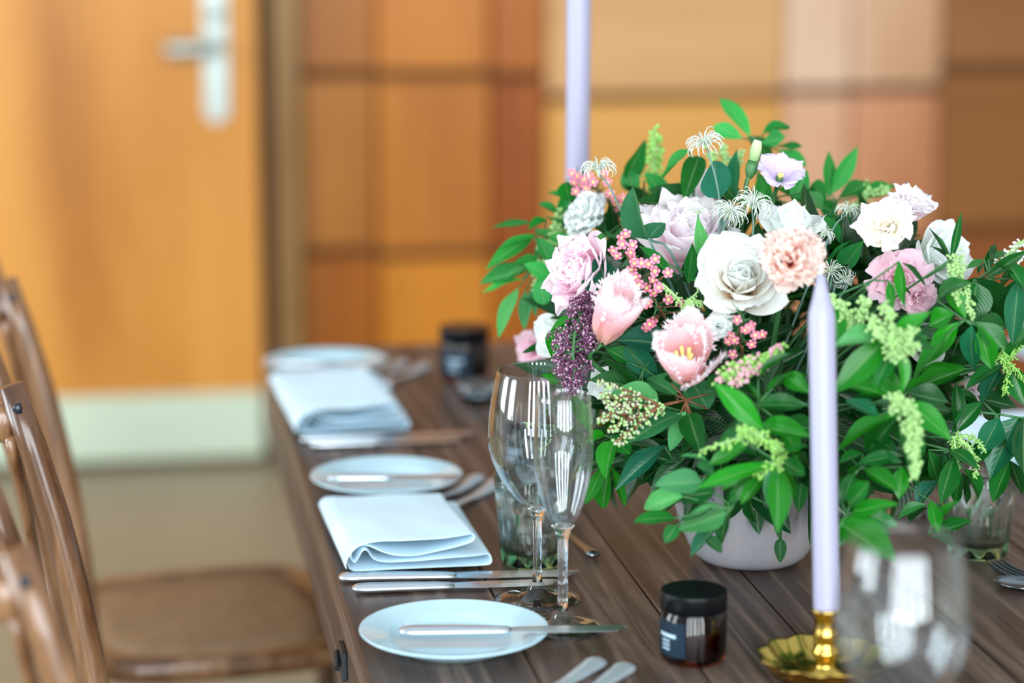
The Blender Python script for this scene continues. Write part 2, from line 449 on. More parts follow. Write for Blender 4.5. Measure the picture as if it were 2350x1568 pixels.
# door with kick plate and lever handle
dr = thing('door_1', None, None, (DX0, WALL - .03, 0)); struct(dr)
slab = G().add(*box(0, DX1 - DX0, -.025, .03, .02, 2.25, .004)).obj('door_slab', 'wall_wood', dr, smooth=False)
slab.color = (.62, .275, .052, 1)
kz = py2z(893, 400)
kp = G().add(*box(.03, DX1 - DX0 - .002, -.029, -.024, .025, kz, .001)).obj('kick_plate', 'kick_metal', dr, smooth=False)
hx = px2x(498) - DX0; hz0 = py2z(243)
g = G(); prof = []
pl = []
for zz, s in ((hz0, -1), (hz0 + .31, 1)):
    for j in range(9):
        a = math.pi * j / 8 + (math.pi if s < 0 else 0)
        pl.append((hx + .027 * math.cos(a), zz + s * 0 + .027 * math.sin(a)))
n = len(pl)
g.add([(x, -.036, z) for x, z in pl] + [(x, -.024, z) for x, z in pl],
      [tuple(range(n)), tuple(range(2 * n - 1, n - 1, -1))] + [(i, i + n, (i + 1) % n + n, (i + 1) % n) for i in range(n)])
hp = g.obj('handle_plate', 'handle_metal', dr, smooth=False)
lz = py2z(97)
G().add(*tube(smooth_path([(hx, -.03, lz), (hx, -.075, lz), (hx - .03, -.085, lz), (hx - .115, -.082, lz - .004)], 5), [.013] * 4 + [.016] * 6 + [.020] * 6, 12)).obj('lever', 'handle_metal', hp)
G().add(*lathe([(0, 0), (.017, 0), (.019, .006), (.014, .016), (0, .018)], 20)).obj('lock_cylinder', 'handle_metal', hp,
        M=Matrix.Translation((hx, -.035, py2z(25))) @ Matrix.Rotation(math.pi / 2, 4, 'X'))

# wall behind the camera, between its tall windows (seen only in reflections)
fr = G().add(*box(-5, 5, -3.62, -3.56, 0, .25)).obj('wall_front', 'plaster', smooth=False); struct(fr)
xs = [-5]
for wx in WINX: xs += [wx - .29, wx + .29]
xs.append(5)
for a, b in zip(xs[0::2], xs[1::2]):
    G().add(*box(a, b, -3.62, -3.5, .25, 4.9)).obj('pier', 'plaster', fr, smooth=False)
for i, wx in enumerate(WINX):
    wn = thing('window_%d' % (i + 1), None, None, (wx, -3.37, .28)); struct(wn)
    for xx in (-.28, .28): G().add(*box(xx - .02, xx + .02, -.03, .03, 0, 4.34)).obj('mullion', 'plaster', wn, smooth=False)
    for zz in (0, 3.3, 4.34): G().add(*box(-.30, .30, -.03, .03, zz - .02, zz + .02)).obj('glazing_bar', 'plaster', wn, smooth=False)

# ================================================================== TABLE
TX0, TX1, TY0, TY1, TZ = .194, 1.19, .85, 3.40, .75
tb = thing('banquet_table', 'long dark stained plank table laid with plates, glasses and flowers', 'table', ((TX0 + TX1) / 2, 2.1, 0))
ox, oy = tb.location.x, tb.location.y
edges = [TX0, .337, .479, .587, .735, .885, 1.04, TX1]
for a, b in zip(edges, edges[1:]):
    G().add(*box(a - ox + .0008, b - ox - .0008, TY0 - oy, TY1 - oy, TZ - .032, TZ, .0016)).obj('plank', 'table_wood', tb, smooth=False)
for s, x in ((-1, TX0 + .012), (1, TX1 - .012)):
    G().add(*box(x - .011 - ox, x + .011 - ox, TY0 + .08 - oy, TY1 - .02 - oy, TZ - .105, TZ - .0325, .003)).obj('apron', 'table_wood', tb, smooth=False)
for y in (TY0 + .1, TY1 - .1):
    G().add(*box(TX0 + .03 - ox, TX1 - .03 - ox, y - .02 - oy, y + .02 - oy, TZ - .1, TZ - .0325, .003)).obj('end_apron', 'table_wood', tb, smooth=False)
for x in (TX0 + .15, TX1 - .15):
    for y in (TY0 + .12, TY1 - .14):
        G().add(*tube([(x - ox, y - oy, 0), (x - ox, y - oy, TZ - .033)], [.028, .04], 4)).obj('leg', 'table_wood', tb, smooth=False)
g = G().add(*box(TX0 - .004 - ox, TX0 + .001 - ox, 2.135 - oy, 2.175 - oy, TZ - .068, TZ - .04, .001))
g.add(*tube([(TX0 - .008 - ox, 2.14 - oy, TZ - .056), (TX0 - .006 - ox, 2.17 - oy, TZ - .05)], .003, 8)); g.obj('bracket', 'iron', tb, smooth=False)

# ================================================================== CHAIRS
def make_chair(label):
    t = thing('crossback_chair', label, 'chair', group='cross-back chairs along the table')
    HB, W0, W1 = .935, .172, .128        # height, half widths at seat / top
    def post(s):
        p = []
        for k in range(15):
            z = HB * k / 14
            if z < .44: x = -.20 - .05 * ((.44 - z) / .44) ** 2
            else: u = (z - .44) / (HB - .44); x = -.20 - .004 * u - .076 * u * u
            y = s * (W0 + (W1 - W0) * max(0, (z - .44) / (HB - .44)))
            p.append((x, y, z))
        return p
    for s in (-1, 1):
        p = post(s)
        po = G().add(*tube(p, [.0125] + [.0150] * 12 + [.0142, .0128], 14, side=(1, 0, 0))).obj('back_post', 'chair_wood', t)
        q = Vector(p[-1]); q.z -= .022
        dn = Vector((.55, s * .83, .1)).normalized()
        G().add(*lathe([(0, .0035), (.0055, .003), (.0076, 0), (.0076, -.006)], 16)).obj('screw_cap', 'black_cap', po, M=axis_matrix(q + dn * .0138, dn))
        dn = Vector((.6, -.8, .1)).normalized()
        if s > 0: G().add(*lathe([(0, .0035), (.0055, .003), (.0076, 0), (.0076, -.006)], 16)).obj('screw_cap', 'black_cap', po, M=axis_matrix(q + dn * .0138, dn))
        fl_ = smooth_path([(.195, s * .175, 0), (.185, s * .17, .25), (.175, s * .165, .43)], 5)
        G().add(*tube(fl_, [.0125] * 5 + [.0165] * 6, 12)).obj('front_leg', 'chair_wood', t)
        G().add(*tube([(-.218, s * .187, .20), (.188, s * .172, .20)], .009, 10)).obj('stretcher', 'chair_wood', t)
        x1 = smooth_path([(-.276, s * W1, HB - .05), (-.252, s * .07, .76), (-.235, 0, .645), (-.225, -s * .10, .55), (-.212, -s * W0, .475)], 5)
        G().add(*tube([Vector(c) + Vector((s * .006, 0, 0)) for c in x1], .0095, 10, .55, side=(0, 0, 1))).obj('cross_brace', 'chair_wood', t)
    rail = smooth_path([(-.280, -W1 + .003, HB - .04), (-.335, -.085, HB - .036), (-.358, 0, HB - .034), (-.335, .085, HB - .036), (-.280, W1 - .003, HB - .04)], 5)
    G().add(*tube(rail, .019, 12, .45, side=(0, 0, 1))).obj('top_rail', 'chair_wood', t)
    G().add(*tube([(.188, -.17, .2), (.188, .17, .2)], .009, 10)).obj('stretcher', 'chair_wood', t)
    # seat: rounded trapezoid frame with a woven panel
    def outline(grow, n=40):
        o = []
        for j in range(n):
            a = 2 * math.pi * j / n; c, s_ = math.cos(a), math.sin(a)
            e = .55
            x = math.copysign(abs(c) ** e, c) * (.185 + grow); y = math.copysign(abs(s_) ** e, s_) * (.205 + grow)
            y *= 1 - .07 * (.2 - x) / .4
            o.append((x - .022, y))
        return o
    v, f = [], []
    rings = [(0, .425), (.006, .432), (.006, .447), (0, .455), (-.022, .455), (-.03, .450), (-.03, .43)]
    n = 40
    for gr, z in rings: v += [(x, y, z) for x, y in outline(gr)]
    for k in range(len(rings)):
        k2 = (k + 1) % len(rings)
        for j in range(n): f.append((k * n + j, k * n + (j + 1) % n, k2 * n + (j + 1) % n, k2 * n + j))
    G().add(v, f).obj('seat_frame', 'chair_wood', t)
    v, f = [], []
    for gr, z in ((-.028, .438), (-.028, .4515), (-.06, .456), (-.12, .458), (-.17, .458)): v += [(x, y, z) for x, y in outline(gr)]
    for k in range(4):
        for j in range(n): f.append((k * n + j, k * n + (j + 1) % n, (k + 1) * n + (j + 1) % n, (k + 1) * n + j))
    f.append(tuple(range(4 * n, 5 * n)))
    G().add(v, f).obj('seat', 'seat_weave', t)
    return t
ch = make_chair('wooden cross-back chair with its woven seat seen beside the table edge')
RZ = math.radians(9)
def place(c, top, label=None):
    """near post top at a world point"""
    loc = Vector((-.28, -.128, 0)); loc.rotate(Matrix.Rotation(RZ, 3, 'Z'))
    c.location = (top.x - loc.x, top.y - loc.y, 0); c.rotation_euler = (0, 0, RZ)
    if label: c['label'] = label
place(ch, U(14, 642, .935))
place(copy_tree(ch), U(24, 884, .935), 'wooden cross-back chair between two others, black screw cap on its post')
place(copy_tree(ch), U(36, 1262, .935), 'wooden cross-back chair with glossy post, ahead of the other two')

# ================================================================== PLATES, CUTLERY, NAPKINS
def plate_mesh():
    prof = [(0, .0045), (.050, .0045), (.0535, .0062), (.0575, .0098), (.064, .0128), (.0815, .0165), (.0832, .0170), (.0838, .0160), (.0828, .0148),
            (.066, .0098), (.054, .003), (.050, 0), (.047, 0), (.046, .002), (0, .002)]
    return G().add(*lathe(prof, 64)).mesh('side_plate', 'porcelain')
PM = plate_mesh()
def plate(px, py, label):
    p = U(px, py, TZ + .016)
    o = link('side_plate', PM); o.location = (p.x, p.y, TZ); tag(o, label, 'plate', 'side plates along the table'); return o
p1 = plate(1042, 1441, 'white side plate with butter knife, beside the champagne flute')
p2 = plate(887, 1089, 'white side plate between the two folded napkins')
p3 = plate(748, 827, 'white side plate at the corner of the table end')

def knife(name, L, blade_w, label, group, loc, rz, tilt=0):
    t = thing(name, label, 'knife', loc, rz, group)
    t.rotation_euler = (0, tilt, rz)
    H = L * .49
    pts = [(0, 0, .0052), (.004, 0, .0052), (.015, 0, .0052), (H * .5, 0, .005), (H * .85, 0, .0046), (H * .97, 0, .0042), (H, 0, .004)]
    G().add(*tube(pts, [.0030, .0078, .0092, .0086, .0074, .0066, .004], 14, .52, side=(0, 1, 0))).obj('handle', 'steel', t)
    v, f = [], []
    ks = 12
    for k in range(ks + 1):
        u = k / ks; x = H - .004 + (L - H + .004) * u
        lo = -blade_w * (.30 + .15 * min(1, u * 4)); hi = blade_w * (.35 + .1 * min(1, u * 5)) 
        if u > .82:
            q = (u - .82) / .18; lo = lo * math.sqrt(max(0, 1 - q * q)) + hi * .55 * (1 - math.sqrt(max(0, 1 - q * q))); hi = hi * (1 - .45 * q * q)
        z = .0042
        v += [(x, lo, z), (x, (lo + hi) / 2, z + .0009), (x, hi, z + .0011), (x, hi, z - .0009), (x, lo, z - .0002)]
    for k in range(ks):
        for j in range(5): f.append((k * 5 + j, k * 5 + (j + 1) % 5, k * 5 + 5 + (j + 1) % 5, k * 5 + 5 + j))
    f.append((4, 3, 2, 1, 0)); f.append(tuple(ks * 5 + j for j in range(5)))
    G().add(v, f).obj('blade', 'steel', t, smooth=False)
    return t
def knife_px(a, b, z, label, group, w=.02, name='table_knife', tilt=0):
    A, B = U(*a, z), U(*b, z); d = B - A
    return knife(name, d.length, w, label, group, (A.x, A.y, z), math.atan2(d.y, d.x), tilt)
knife_px((777, 1337), (1330, 1325), TZ - .0002, 'long dinner knife laid beside the folded napkin', None, .021)
knife_px((808, 1363), (1285, 1346), TZ - .0002, 'shorter starter knife lying between dinner knife and side plate', None, .019)
knife_px((916, 1462), (1440, 1453), TZ + .0145, 'butter knife resting across the side plate with flute beside it', None, .017, 'butter_knife')
knife_px((752, 1107), (1062, 1103), TZ + .0145, 'butter knife lying on the side plate between the napkins', None, .017, 'butter_knife')
knife_px((690, 1018), (1090, 1003), TZ - .0002, 'dinner knife beside the napkin next to the table end', None, .021)
knife_px((712, 1030), (1060, 1018), TZ - .0002, 'starter knife beside the napkin next to the table end', None, .019)
knife_px((628, 843), (880, 838), TZ + .0145, 'butter knife on the plate at the table end corner', None, .016, 'butter_knife')

def fork(label, loc, rz, L=.20, mat='fork_steel', group=None, rx=0):
    t = thing('fork', label, 'fork', loc, rz, group)
    t.rotation_euler = (rx, 0, rz)
    s = L / .2
    pts = smooth_path([(0, 0, .004), (.02, 0, .0035), (.06, 0, .003), (.10, 0, .0065), (.13, 0, .007), (.142, 0, .0045)], 4)
    rr = [.0095, .0105, .0102, .0095, .009, .0085, .0078, .0068, .006, .0052, .0046, .0042, .004, .004, .0042, .0046, .006, .008, .010, .0115, .0115]
    G().add(*tube([p * s for p in pts], [r * s for r in rr[:len(pts)]], 10, .48, side=(0, 1, 0))).obj('handle', mat, t)
    for k in range(4):
        y = (-.0093 + .0062 * k)
        G().add(*tube([Vector(p) * s for p in smooth_path([(.138, y * .9, .0045), (.155, y, .0028), (.178, y, .004), (.198, y * .97, .009)], 3)], [.0022 * s] * 8 + [.0016 * s, .0009 * s], 6, .7)).obj('tine', mat, t)
    return t
def fork_px(end, toward, label, L=.2, group=None):
    A, B = U(*end), U(*toward); d = B - A
    return fork(label, (A.x, A.y, TZ - .0005), math.atan2(d.y, d.x), L, group=group)
fork_px((1097, 1103), (1005, 1157), 'fork tucked under the middle napkin, nearer the side plate', .205)
fork_px((1143, 1113), (1050, 1172), 'fork tucked under the middle napkin, nearer the green tumbler', .205)
fork_px((975, 845), (880, 893), 'fork under the napkin by the table end, nearer the amber jar', .205)
fork_px((925, 838), (850, 876), 'fork under the napkin by the table end, nearer the corner plate', .205)
fork_px((1372, 1528), (1280, 1585), 'fork with bright handle end close by the butter knife tip', .205)
fork_px((1438, 1540), (1350, 1598), 'fork with handle end beside the amber candle jar', .205)

def napkin(corners, label, seed):
    """folded cloth: one sheet laid back and forth; the folds open towards -Y"""
    rr = random.Random(seed)
    nl, nr, flp, frp = corners            # near left, near right, far left, far right (world)
    near = [(.02, .002), (.5, .001), (.93, .001), (.995, .004), (1.0, .0075), (.985, .011), (.9, .0105), (.7, .0105), (.45, .010), (.28, .0095), (.19, .013), (.15, .0215), (.115, .0225), (.085, .014), (.06, .010), (.035, .015),
            (.035, .021), (.07, .0255), (.14, .0262), (.24, .0205), (.36, .0165), (.5, .0150), (.66, .0175), (.8, .0225), (.868, .0265), (.885, .0300), (.872, .0325), (.82, .0325), (.65, .0315), (.45, .0305), (.25, .0295), (.12, .0275), (.05, .0235), (.012, .016), (0, .008), (.006, .003)]
    far = [(x, z * .50 + .001) for x, z in near]
    far = [(x, min(z, .0168 - .004 * (1 - x))) if i > 16 else (x, min(z, .0095)) for i, (x, z) in enumerate(far)]
    pn = smooth_path([(x, 0, z) for x, z in near], 3); pf = smooth_path([(x, 0, z) for x, z in far], 3)
    ny = 14; v, f = [], []
    for k in range(ny + 1):
        u = k / ny; e = u * u * (3 - 2 * u); e = min(1, .15 * u + e ** .8 * .85)
        L0, R0 = nl.lerp(flp, u), nr.lerp(frp, u)
        for i, (a, b) in enumerate(zip(pn, pf)):
            x = a.x * (1 - e) + b.x * e; z = a.z * (1 - e) + b.z * e
            p = L0.lerp(R0, x)
            z += .0014 * noise.noise(Vector((p.x * 30, p.y * 22, z * 60 + seed))) * (1 if i > 12 else .3)
            v.append((p.x, p.y + .003 * math.sin(i * .5) * (1 - u), TZ + .0052 + z))
    m = len(pn)
    for k in range(ny):
        for i in range(m - 1): f.append((k * m + i, k * m + i + 1, k * m + m + i + 1, k * m + m + i))
    c = (nl + nr + flp + frp) / 4; c.z = TZ
    o = G().add([(a - c.x, b - c.y, z - c.z) for a, b, z in v], f).obj('napkin', 'linen'); o.location = c
    md = o.modifiers.new('thick', 'SOLIDIFY'); md.thickness = .0014; md.offset = 0
    md = o.modifiers.new('sub', 'SUBSURF'); md.levels = 1; md.render_levels = 1
    return tag(o, label, 'napkin', 'folded napkins along the table')
napkin((U(795, 1330), U(1128, 1312), U(732, 1178), U(1046, 1176)), 'folded pale blue-white napkin with curled open folds beside two knives', 1)
napkin((U(680, 1012), U(940, 995), U(618, 885), U(868, 878)), 'folded white napkin beside the plate at the table end', 2)

# ================================================================== GLASSES
def stem_glass(name, label, base, H, bowl0, rmax, zmax, rrim, rstem, rfoot, group):
    t = thing(name, label, 'glass', (base.x, base.y, TZ), 0, group)
    # foot
    G().add(*lathe([(0, 0), (rfoot * .93, 0), (rfoot, .0006), (rfoot, .0016), (rfoot * .8, .0024), (rfoot * .45, .0042), (rstem * 2.6, .0075),
                    (rstem * 2.0, .0115), (rstem * 1.75, .014), (rstem * 1.15, .018), (0, .018)], 40)).obj('foot', 'thin_glass', t)
    G().add(*lathe([(0, .0178), (rstem * 1.12, .0178), (rstem * 1.0, .03), (rstem * .95, bowl0 * .55), (rstem * 1.0, bowl0 * .85), (rstem * 1.6, bowl0 - .004), (rstem * 2.3, bowl0 + .0005), (0, bowl0 + .002)], 24)).obj('stem', 'clear_glass', t)
    # bowl, thin blown wall
    prof = []
    K = 26
    for k in range(K + 1):
        u = k / K; z = bowl0 + (H - bowl0) * u
        if z < zmax:
            q = (z - bowl0) / (zmax - bowl0); r = rstem * 1.8 + (rmax - rstem * 1.8) * math.sin(q * math.pi / 2) ** .72
        else:
            q = (z - zmax) / (H - zmax); r = rmax + (rrim - rmax) * (q ** 1.7)
        prof.append((r, z))
    inner = [(r - .0012, z + (.003 if k == 0 else 0)) for k, (r, z) in enumerate(prof)]
    full = [(0, prof[0][1] - .0005)] + prof + [(prof[-1][0] - .0006, prof[-1][1] + .0006)] + inner[::-1] + [(0, inner[0][1])]
    G().add(*lathe(full, 48)).obj('bowl', 'thin_glass', t)
    return t
def wine(label, p): return stem_glass('wine_glass', label, p, .219, .088, .0462, .158, .0375, .0042, .0400, 'wine glasses')
wine('tall clear wine glass in front of the green tumbler', U(1233, 1376))
stem_glass('champagne_flute', 'slender clear champagne flute standing by the side plate', U(1291, 1443), .216, .096, .0268, .168, .0238, .0046, .0385, None)
q = D(2078, 1232, 1.66); wine('clear wine glass beside the brass candle holder', Vector((q.x, q.y, 0)))
wine('clear wine glass half hidden behind the leaves by the tumbler', U(2120, 1182))

def tumbler(label, p, s=1):
    t = thing('tumbler', label, 'glass', (p.x, p.y, TZ), .2, 'faceted green tumblers')
    H = .090 * s; nf = 9
    outer = [(0, 0), (.0285, 0), (.0300, .002), (.0318, .02), (.0338, .045), (.0349, .055), (.0362, .060), (.0374, .072), (.0388, H)]
    inner = [(.0366, H), (.0350, .072), (.0332, .055), (.0318, .045), (.0295, .020), (.026, .0125), (0, .0115)]
    no = len(outer)
    def fold(a, k, r):
        if 2 <= k < no - 3:
            w = abs(math.cos(a * nf / 2)); return r * (1.02 - .10 * (1 - w) ** .7)
        return r
    G().add(*lathe([(r * s, z * s if z < H else z) for r, z in outer + [(.0377, H + .0008)] + inner], 72, fold)).obj('glass_body', 'green_glass', t)
    return t
tumbler('short faceted green glass tumbler behind the wine glass', U(1234, 1310) + Vector((0, .03, 0)), 1.0)
tumbler('short faceted green glass tumbler under the hanging leaves, by a fork', U(2268, 1290) + Vector((0, .03, 0)), .97)

# salt dish by the far jar
t = thing('salt_dish', 'small clear glass salt dish beside the amber jar at the table end', 'dish', tuple(U(1098, 922)))
G().add(*lathe([(0, 0), (.02, 0), (.028, .012), (.031, .026), (.029, .0265), (.025, .012), (.016, .006), (0, .006)], 32)).obj('dish_body', 'clear_glass', t)
G().add(*lathe([(0, .006), (.016, .006), (.0235, .0115), (.012, .016), (0, .018)], 24)).obj('salt', 'linen', t)

# candle jars
def jar(label, p, rz, s=1.0):
    t = thing('candle_jar', label, 'candle jar', (p.x, p.y, TZ), rz, 'amber candle jars'); t.scale = (s, s, s * 1.2)
    b = G().add(*lathe([(0, 0), (.0255, 0), (.0283, .0028), (.0288, .006), (.0288, .0345), (.0268, .0375), (.0262, .039), (.0242, .039), (.0262, .034), (.0262, .008), (.024, .005), (0, .005)], 48)).obj('jar_body', 'amber_glass', t)
    G().add(*lathe([(0, .0052), (.0235, .0052), (.0258, .0085), (.0258, .027), (0, .027)], 36)).obj('wax_fill', 'brownwax', t)
    G().add(*lathe([(0, .0520), (.0270, .0520), (.0282, .0520), (.0287, .0517), (.0290, .0511), (.0290, .0500), (.0289, .0385), (.0280, .0380), (.0270, .0385), (.0270, .050), (0, .0505)], 48)).obj('lid', 'black_plastic', t)
    def patch(a0, a1, z0, z1, r, name, mat, par):
        v, f = [], []; n = 10
        for k in range(n + 1):
            a = a0 + (a1 - a0) * k / n
            v += [(r * math.cos(a), r * math.sin(a), z0), (r * math.cos(a), r * math.sin(a), z1)]
        f = [(2 * k, 2 * k + 2, 2 * k + 3, 2 * k + 1) for k in range(n)]
        return G().add(v, f).obj(name, mat, par)
    lb = patch(math.radians(150), math.radians(243), .007, .0325, .02895, 'label', 'label_paper', t)
    patch(math.radians(185), math.radians(225), .0210, .0235, .02905, 'label_print', 'label_print', lb)
    for z in (.0175, .0145, .0115): patch(math.radians(192), math.radians(212), z, z + .0013, .02905, 'label_print', 'label_print', lb)
    return t
plain('brownwax', (.10, .022, .008), .6)
jar('small amber glass candle jar with black lid, beside the brass holder', U(1598, 1537) + Vector((.004, .029, 0)), 0)
jar('small dark candle jar seen through the wine glass', U(1222, 1090) + Vector((0, .03, 0)), .3, .95)
jar('small amber glass candle jar with black lid at the table end', U(1074, 882) + Vector((.0, .033, 0)), .6, 1.16)

# brass candle holder with candle
bp = U(1893, 1562); 
t = thing('candle_holder', 'polished brass chamber candle holder with scalloped dish', 'candle holder', (bp.x, bp.y, TZ))
def scal(a, k, r): return r * (1 + .05 * math.sin(a * 12)) if 4 <= k <= 8 else r
G().add(*lathe([(0, .0), (.030, 0), (.034, .002), (.042, .006), (.049, .014), (.0545, .022), (.056, .0228), (.0545, .0215), (.047, .0135), (.036, .0065), (.016, .006), (0, .006)], 72, scal)).obj('dish', 'brass', t)
G().add(*lathe([(0, .005), (.017, .005), (.0155, .008), (.0085, .012), (.0075, .018), (.0105, .022), (.012, .025), (.0105, .028), (.0078, .032), (.0082, .036), (.0108, .039), (.0112, .042), (.0098, .045), (.0100, .056), (.0125, .060), (.0135, .0625), (.0130, .064), (.0112, .063), (0, .060)], 32)).obj('candle_cup', 'brass', t)

def candle(label, foot, top, r, cup):
    o = thing('candle', label, 'candle', foot)
    L = (top - foot).length
    M = axis_matrix((0, 0, 0), top - foot)
    G().add(*lathe([(0, -.004), (r * .96, -.004), (r * 1.0, .004), (r * .98, L * .3), (r * 1.0, L * .6), (r * 1.02, L * .865), (r * .98, L * .885), (r * .72, L * .92), (r * .5, L * .955), (r * .36, L * .99), (0, L)], 32)).obj('wax', 'candle_wax', o, M=M)
    G().add(*tube([(0, 0, L - .002), (.001, 0, L + .008)], .0012, 6)).obj('wick', 'wick', o, M=M)
    return o
c0 = Vector((bp.x, bp.y, TZ + .061))
dd = (c0 - CAM).dot(FW)
candle('tall lilac taper candle standing in the brass chamber holder', c0, D(1884, 628, dd - .005), .0112, .06)
# tall candle behind the flowers on its stand
tp = D(1325, 330, 2.74); bz = Vector((tp.x, tp.y, TZ))
t = thing('candlestick', 'tall slim dark candlestick hidden behind the flowers', 'candlestick', bz)
G().add(*lathe([(0, 0), (.036, 0), (.038, .004), (.024, .012), (.009, .025), (.007, .12), (.010, .128), (.007, .136), (.007, .23), (.014, .245), (.0165, .262), (.0145, .262), (0, .255)], 32)).obj('stand', 'iron', t)
candle('pale lilac candle rising behind the flower arrangement', bz + Vector((0, 0, .262)), bz + Vector((.001, 0, .60)), .0136, .26)

# right-hand place setting glimpsed past the leaves
fk = U(2333, 1345)
fork('dark silver fork beside the tumbler under the leaves', (fk.x + .075, fk.y - .125, TZ), math.radians(113), .2, 'dark_steel')
t = thing('spoon', 'silver spoon lying under the dark fork by the tumbler', 'spoon', tuple(U(2345, 1352)), math.radians(-38))
G().add(*lathe([(0, .001), (.010, .0014), (.017, .004), (.019, .007), (.0165, .0045), (.01, .0022), (0, .0018)], 28)).obj('spoon_bowl', 'dark_steel', t, M=Matrix.Scale(1.45, 4, (1, 0, 0)))
G().add(*tube(smooth_path([(.025, 0, .006), (.05, 0, .007), (.10, 0, .005), (.14, 0, .003)], 4), [.003] * 8 + [.005] * 5, 8, .5, side=(0, 1, 0))).obj('spoon_handle', 'dark_steel', t)
a = U(2322, 1100); b = a + Vector((.15, 0, 0))
napkin((a, b, a + Vector((0, .24, 0)), b + Vector((0, .24, 0))), 'folded white napkin beyond the tumbler under the leaves', 5)
p = U(2440, 800, TZ + .016); o = link('side_plate', PM); o.location = (p.x, p.y, TZ); tag(o, 'white side plate half hidden behind the flowers', 'plate', 'side plates along the table')
t = thing('teaspoon', 'small teaspoon with ornate handle end beside the green tumbler', 'spoon', tuple(U(1362, 1283)), math.radians(98))
G().add(*tube(smooth_path([(-.003, 0, .004), (.006, 0, .0045), (.02, 0, .0045), (.05, 0, .004), (.09, 0, .005)], 4), [.003, .0058, .0075, .008, .0072, .007, .006, .0055, .005, .0045, .004, .0038, .0035, .0033, .003, .003, .003], 10, .5, side=(0, 1, 0))).obj('spoon_handle', 'dark_steel', t)
G().add(*lathe([(0, .001), (.008, .0014), (.013, .004), (.0145, .007), (.0125, .0045), (.008, .0022), (0, .0018)], 24)).obj('spoon_bowl', 'dark_steel', t, M=Matrix.Translation((.108, 0, 0)) @ Matrix.Scale(1.45, 4, (1, 0, 0)))

# ================================================================== POT
pc = U(1747, 1321) + Vector((0.004, .058, 0))
POT = Vector((pc.x, pc.y, TZ))
t = thing('flower_pot', 'round greyish clay bowl holding the flower arrangement', 'flower pot', POT)
G().add(*lathe([(0, 0), (.040, 0), (.049, .0025), (.0555, .008), (.062, .018), (.071, .04), (.081, .075), (.088, .105), (.090, .112), (.086, .113), (.083, .105), (.075, .075), (.06, .03), (0, .02)], 56)).obj('bowl', 'pot_clay', t)
G().add(*lathe([(0, .018), (.058, .03), (.076, .08), (.084, .108), (.06, .125), (0, .135)], 28)).obj('floral_foam', 'foam', t)
CORE = POT + Vector((0, .01, .12))

# ================================================================== FLOWER ARRANGEMENT
TINT = {'deep': (.002, .040, .006), 'bright': (.009, .245, .005), 'mid': (.005, .145, .016), 'dark': (.003, .068, .010), 'teal': (.010, .145, .075),  # deep holds the shade between inner leaves as colour
        'pale': (.085, .37, .125), 'grey': (.035, .20, .080), 'back': (.035, .36, .070), 'backdark': (.006, .19, .025)}  # back is lightened, light through the rear leaves put into the tint
LEAVES = {}
def leaf_mesh(kind, var):
    """unit leaf along +X, upper face +Z"""
    if (kind, var) in LEAVES: return LEAVES[(kind, var)]
    rr = random.Random(hash((len(kind), var)) & 255)
    nu = 9; nv = 4
    bend = [.05, .16, .28, -.06, .22, .10][var % 6] + rr.uniform(-.03, .03)
    fold_ = [.28, .16, .36, .22, .10, .45][var % 6]
    side = [0, .08, -.09, .04, -.05, .1][var % 6]
    twist = [0, .25, -.3, .4, -.15, .1][var % 6]
    v, f, uv = [], [], []
    for i in range(nu + 1):
        u = i / nu
        if kind == 'lance': wd = max(.03, math.sin(math.pi * u ** .92) ** 1.05) if 0 < u < 1 else .0
        elif kind == 'ovate': wd = (math.sin(math.pi * u ** .72) ** .75) if 0 < u < 1 else 0
        else: wd = (math.sin(math.pi * u ** 1.25) ** .7) if 0 < u < 1 else 0      # obovate
        if i == 0: wd = .06
        for j in range(nv + 1):
            q = (j / nv - .5) * 2
            y = q * wd * .5
            z = abs(q) * wd * .5 * fold_ - bend * (u ** 2) * 1.0 + .015 * math.sin(u * 11 + var * 2 + q * 2) * abs(q)
            a = twist * u
            v.append((u - .12 * bend * u * u, (y * math.cos(a) - 0 * z) + side * u * u, z + y * math.sin(a)))
            uv.append((u, j / nv))
    for i in range(nu):
        for j in range(nv):
            k = i * (nv + 1) + j; f.append((k, k + nv + 1, k + nv + 2, k + 1))
    me = {}
    for mt in ('leaf_glossy', 'leaf_matte'): me[mt] = G().add(v, f, uv).mesh('leaf', mt)
    LEAVES[(kind, var)] = me; return me

def add_leaf(parent, base, tip, width, kind='lance', tint='mid', mat='leaf_glossy', nrm=None, var=None):
    d = tip - base; L = d.length
    n = nrm if nrm is not None else (-FW * .62 + Vector((0, 0, 1)) * .62 + Vector((R.uniform(-.5, .5), R.uniform(-.5, .5), R.uniform(-.2, .3))))
    B = basis(d, n)
    sc = Matrix.Diagonal((L, width, min(L, width * 2.2))).to_4x4()
    M = Matrix.Translation(base) @ B.to_4x4() @ sc
    o = link('leaf', leaf_mesh(kind, R.randrange(6) if var is None else var)[mat], parent)
    o.matrix_local = Matrix.Translation(-parent.location) @ M
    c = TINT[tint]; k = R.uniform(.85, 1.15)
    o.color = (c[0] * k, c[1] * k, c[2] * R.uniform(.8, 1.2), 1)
    return o

def stem_to(parent, pts, r=.0016, mat='stem_green', name='stem', n=6, extra=()):
    g = G(); loc = parent.location
    pp = smooth_path([Vector(p) - loc for p in pts], 5)
    g.add(*tube(pp, [r * (1.25 - .5 * i / (len(pp) - 1)) for i in range(len(pp))], n))
    for a, b in extra: g.add(*tube([Vector(a) - loc, Vector(b) - loc], r * .55, 5))
    return g.obj(name, mat, parent)
def root_pt(): return CORE + Vector((R.uniform(-.045, .045), R.uniform(-.045, .045), -.03))

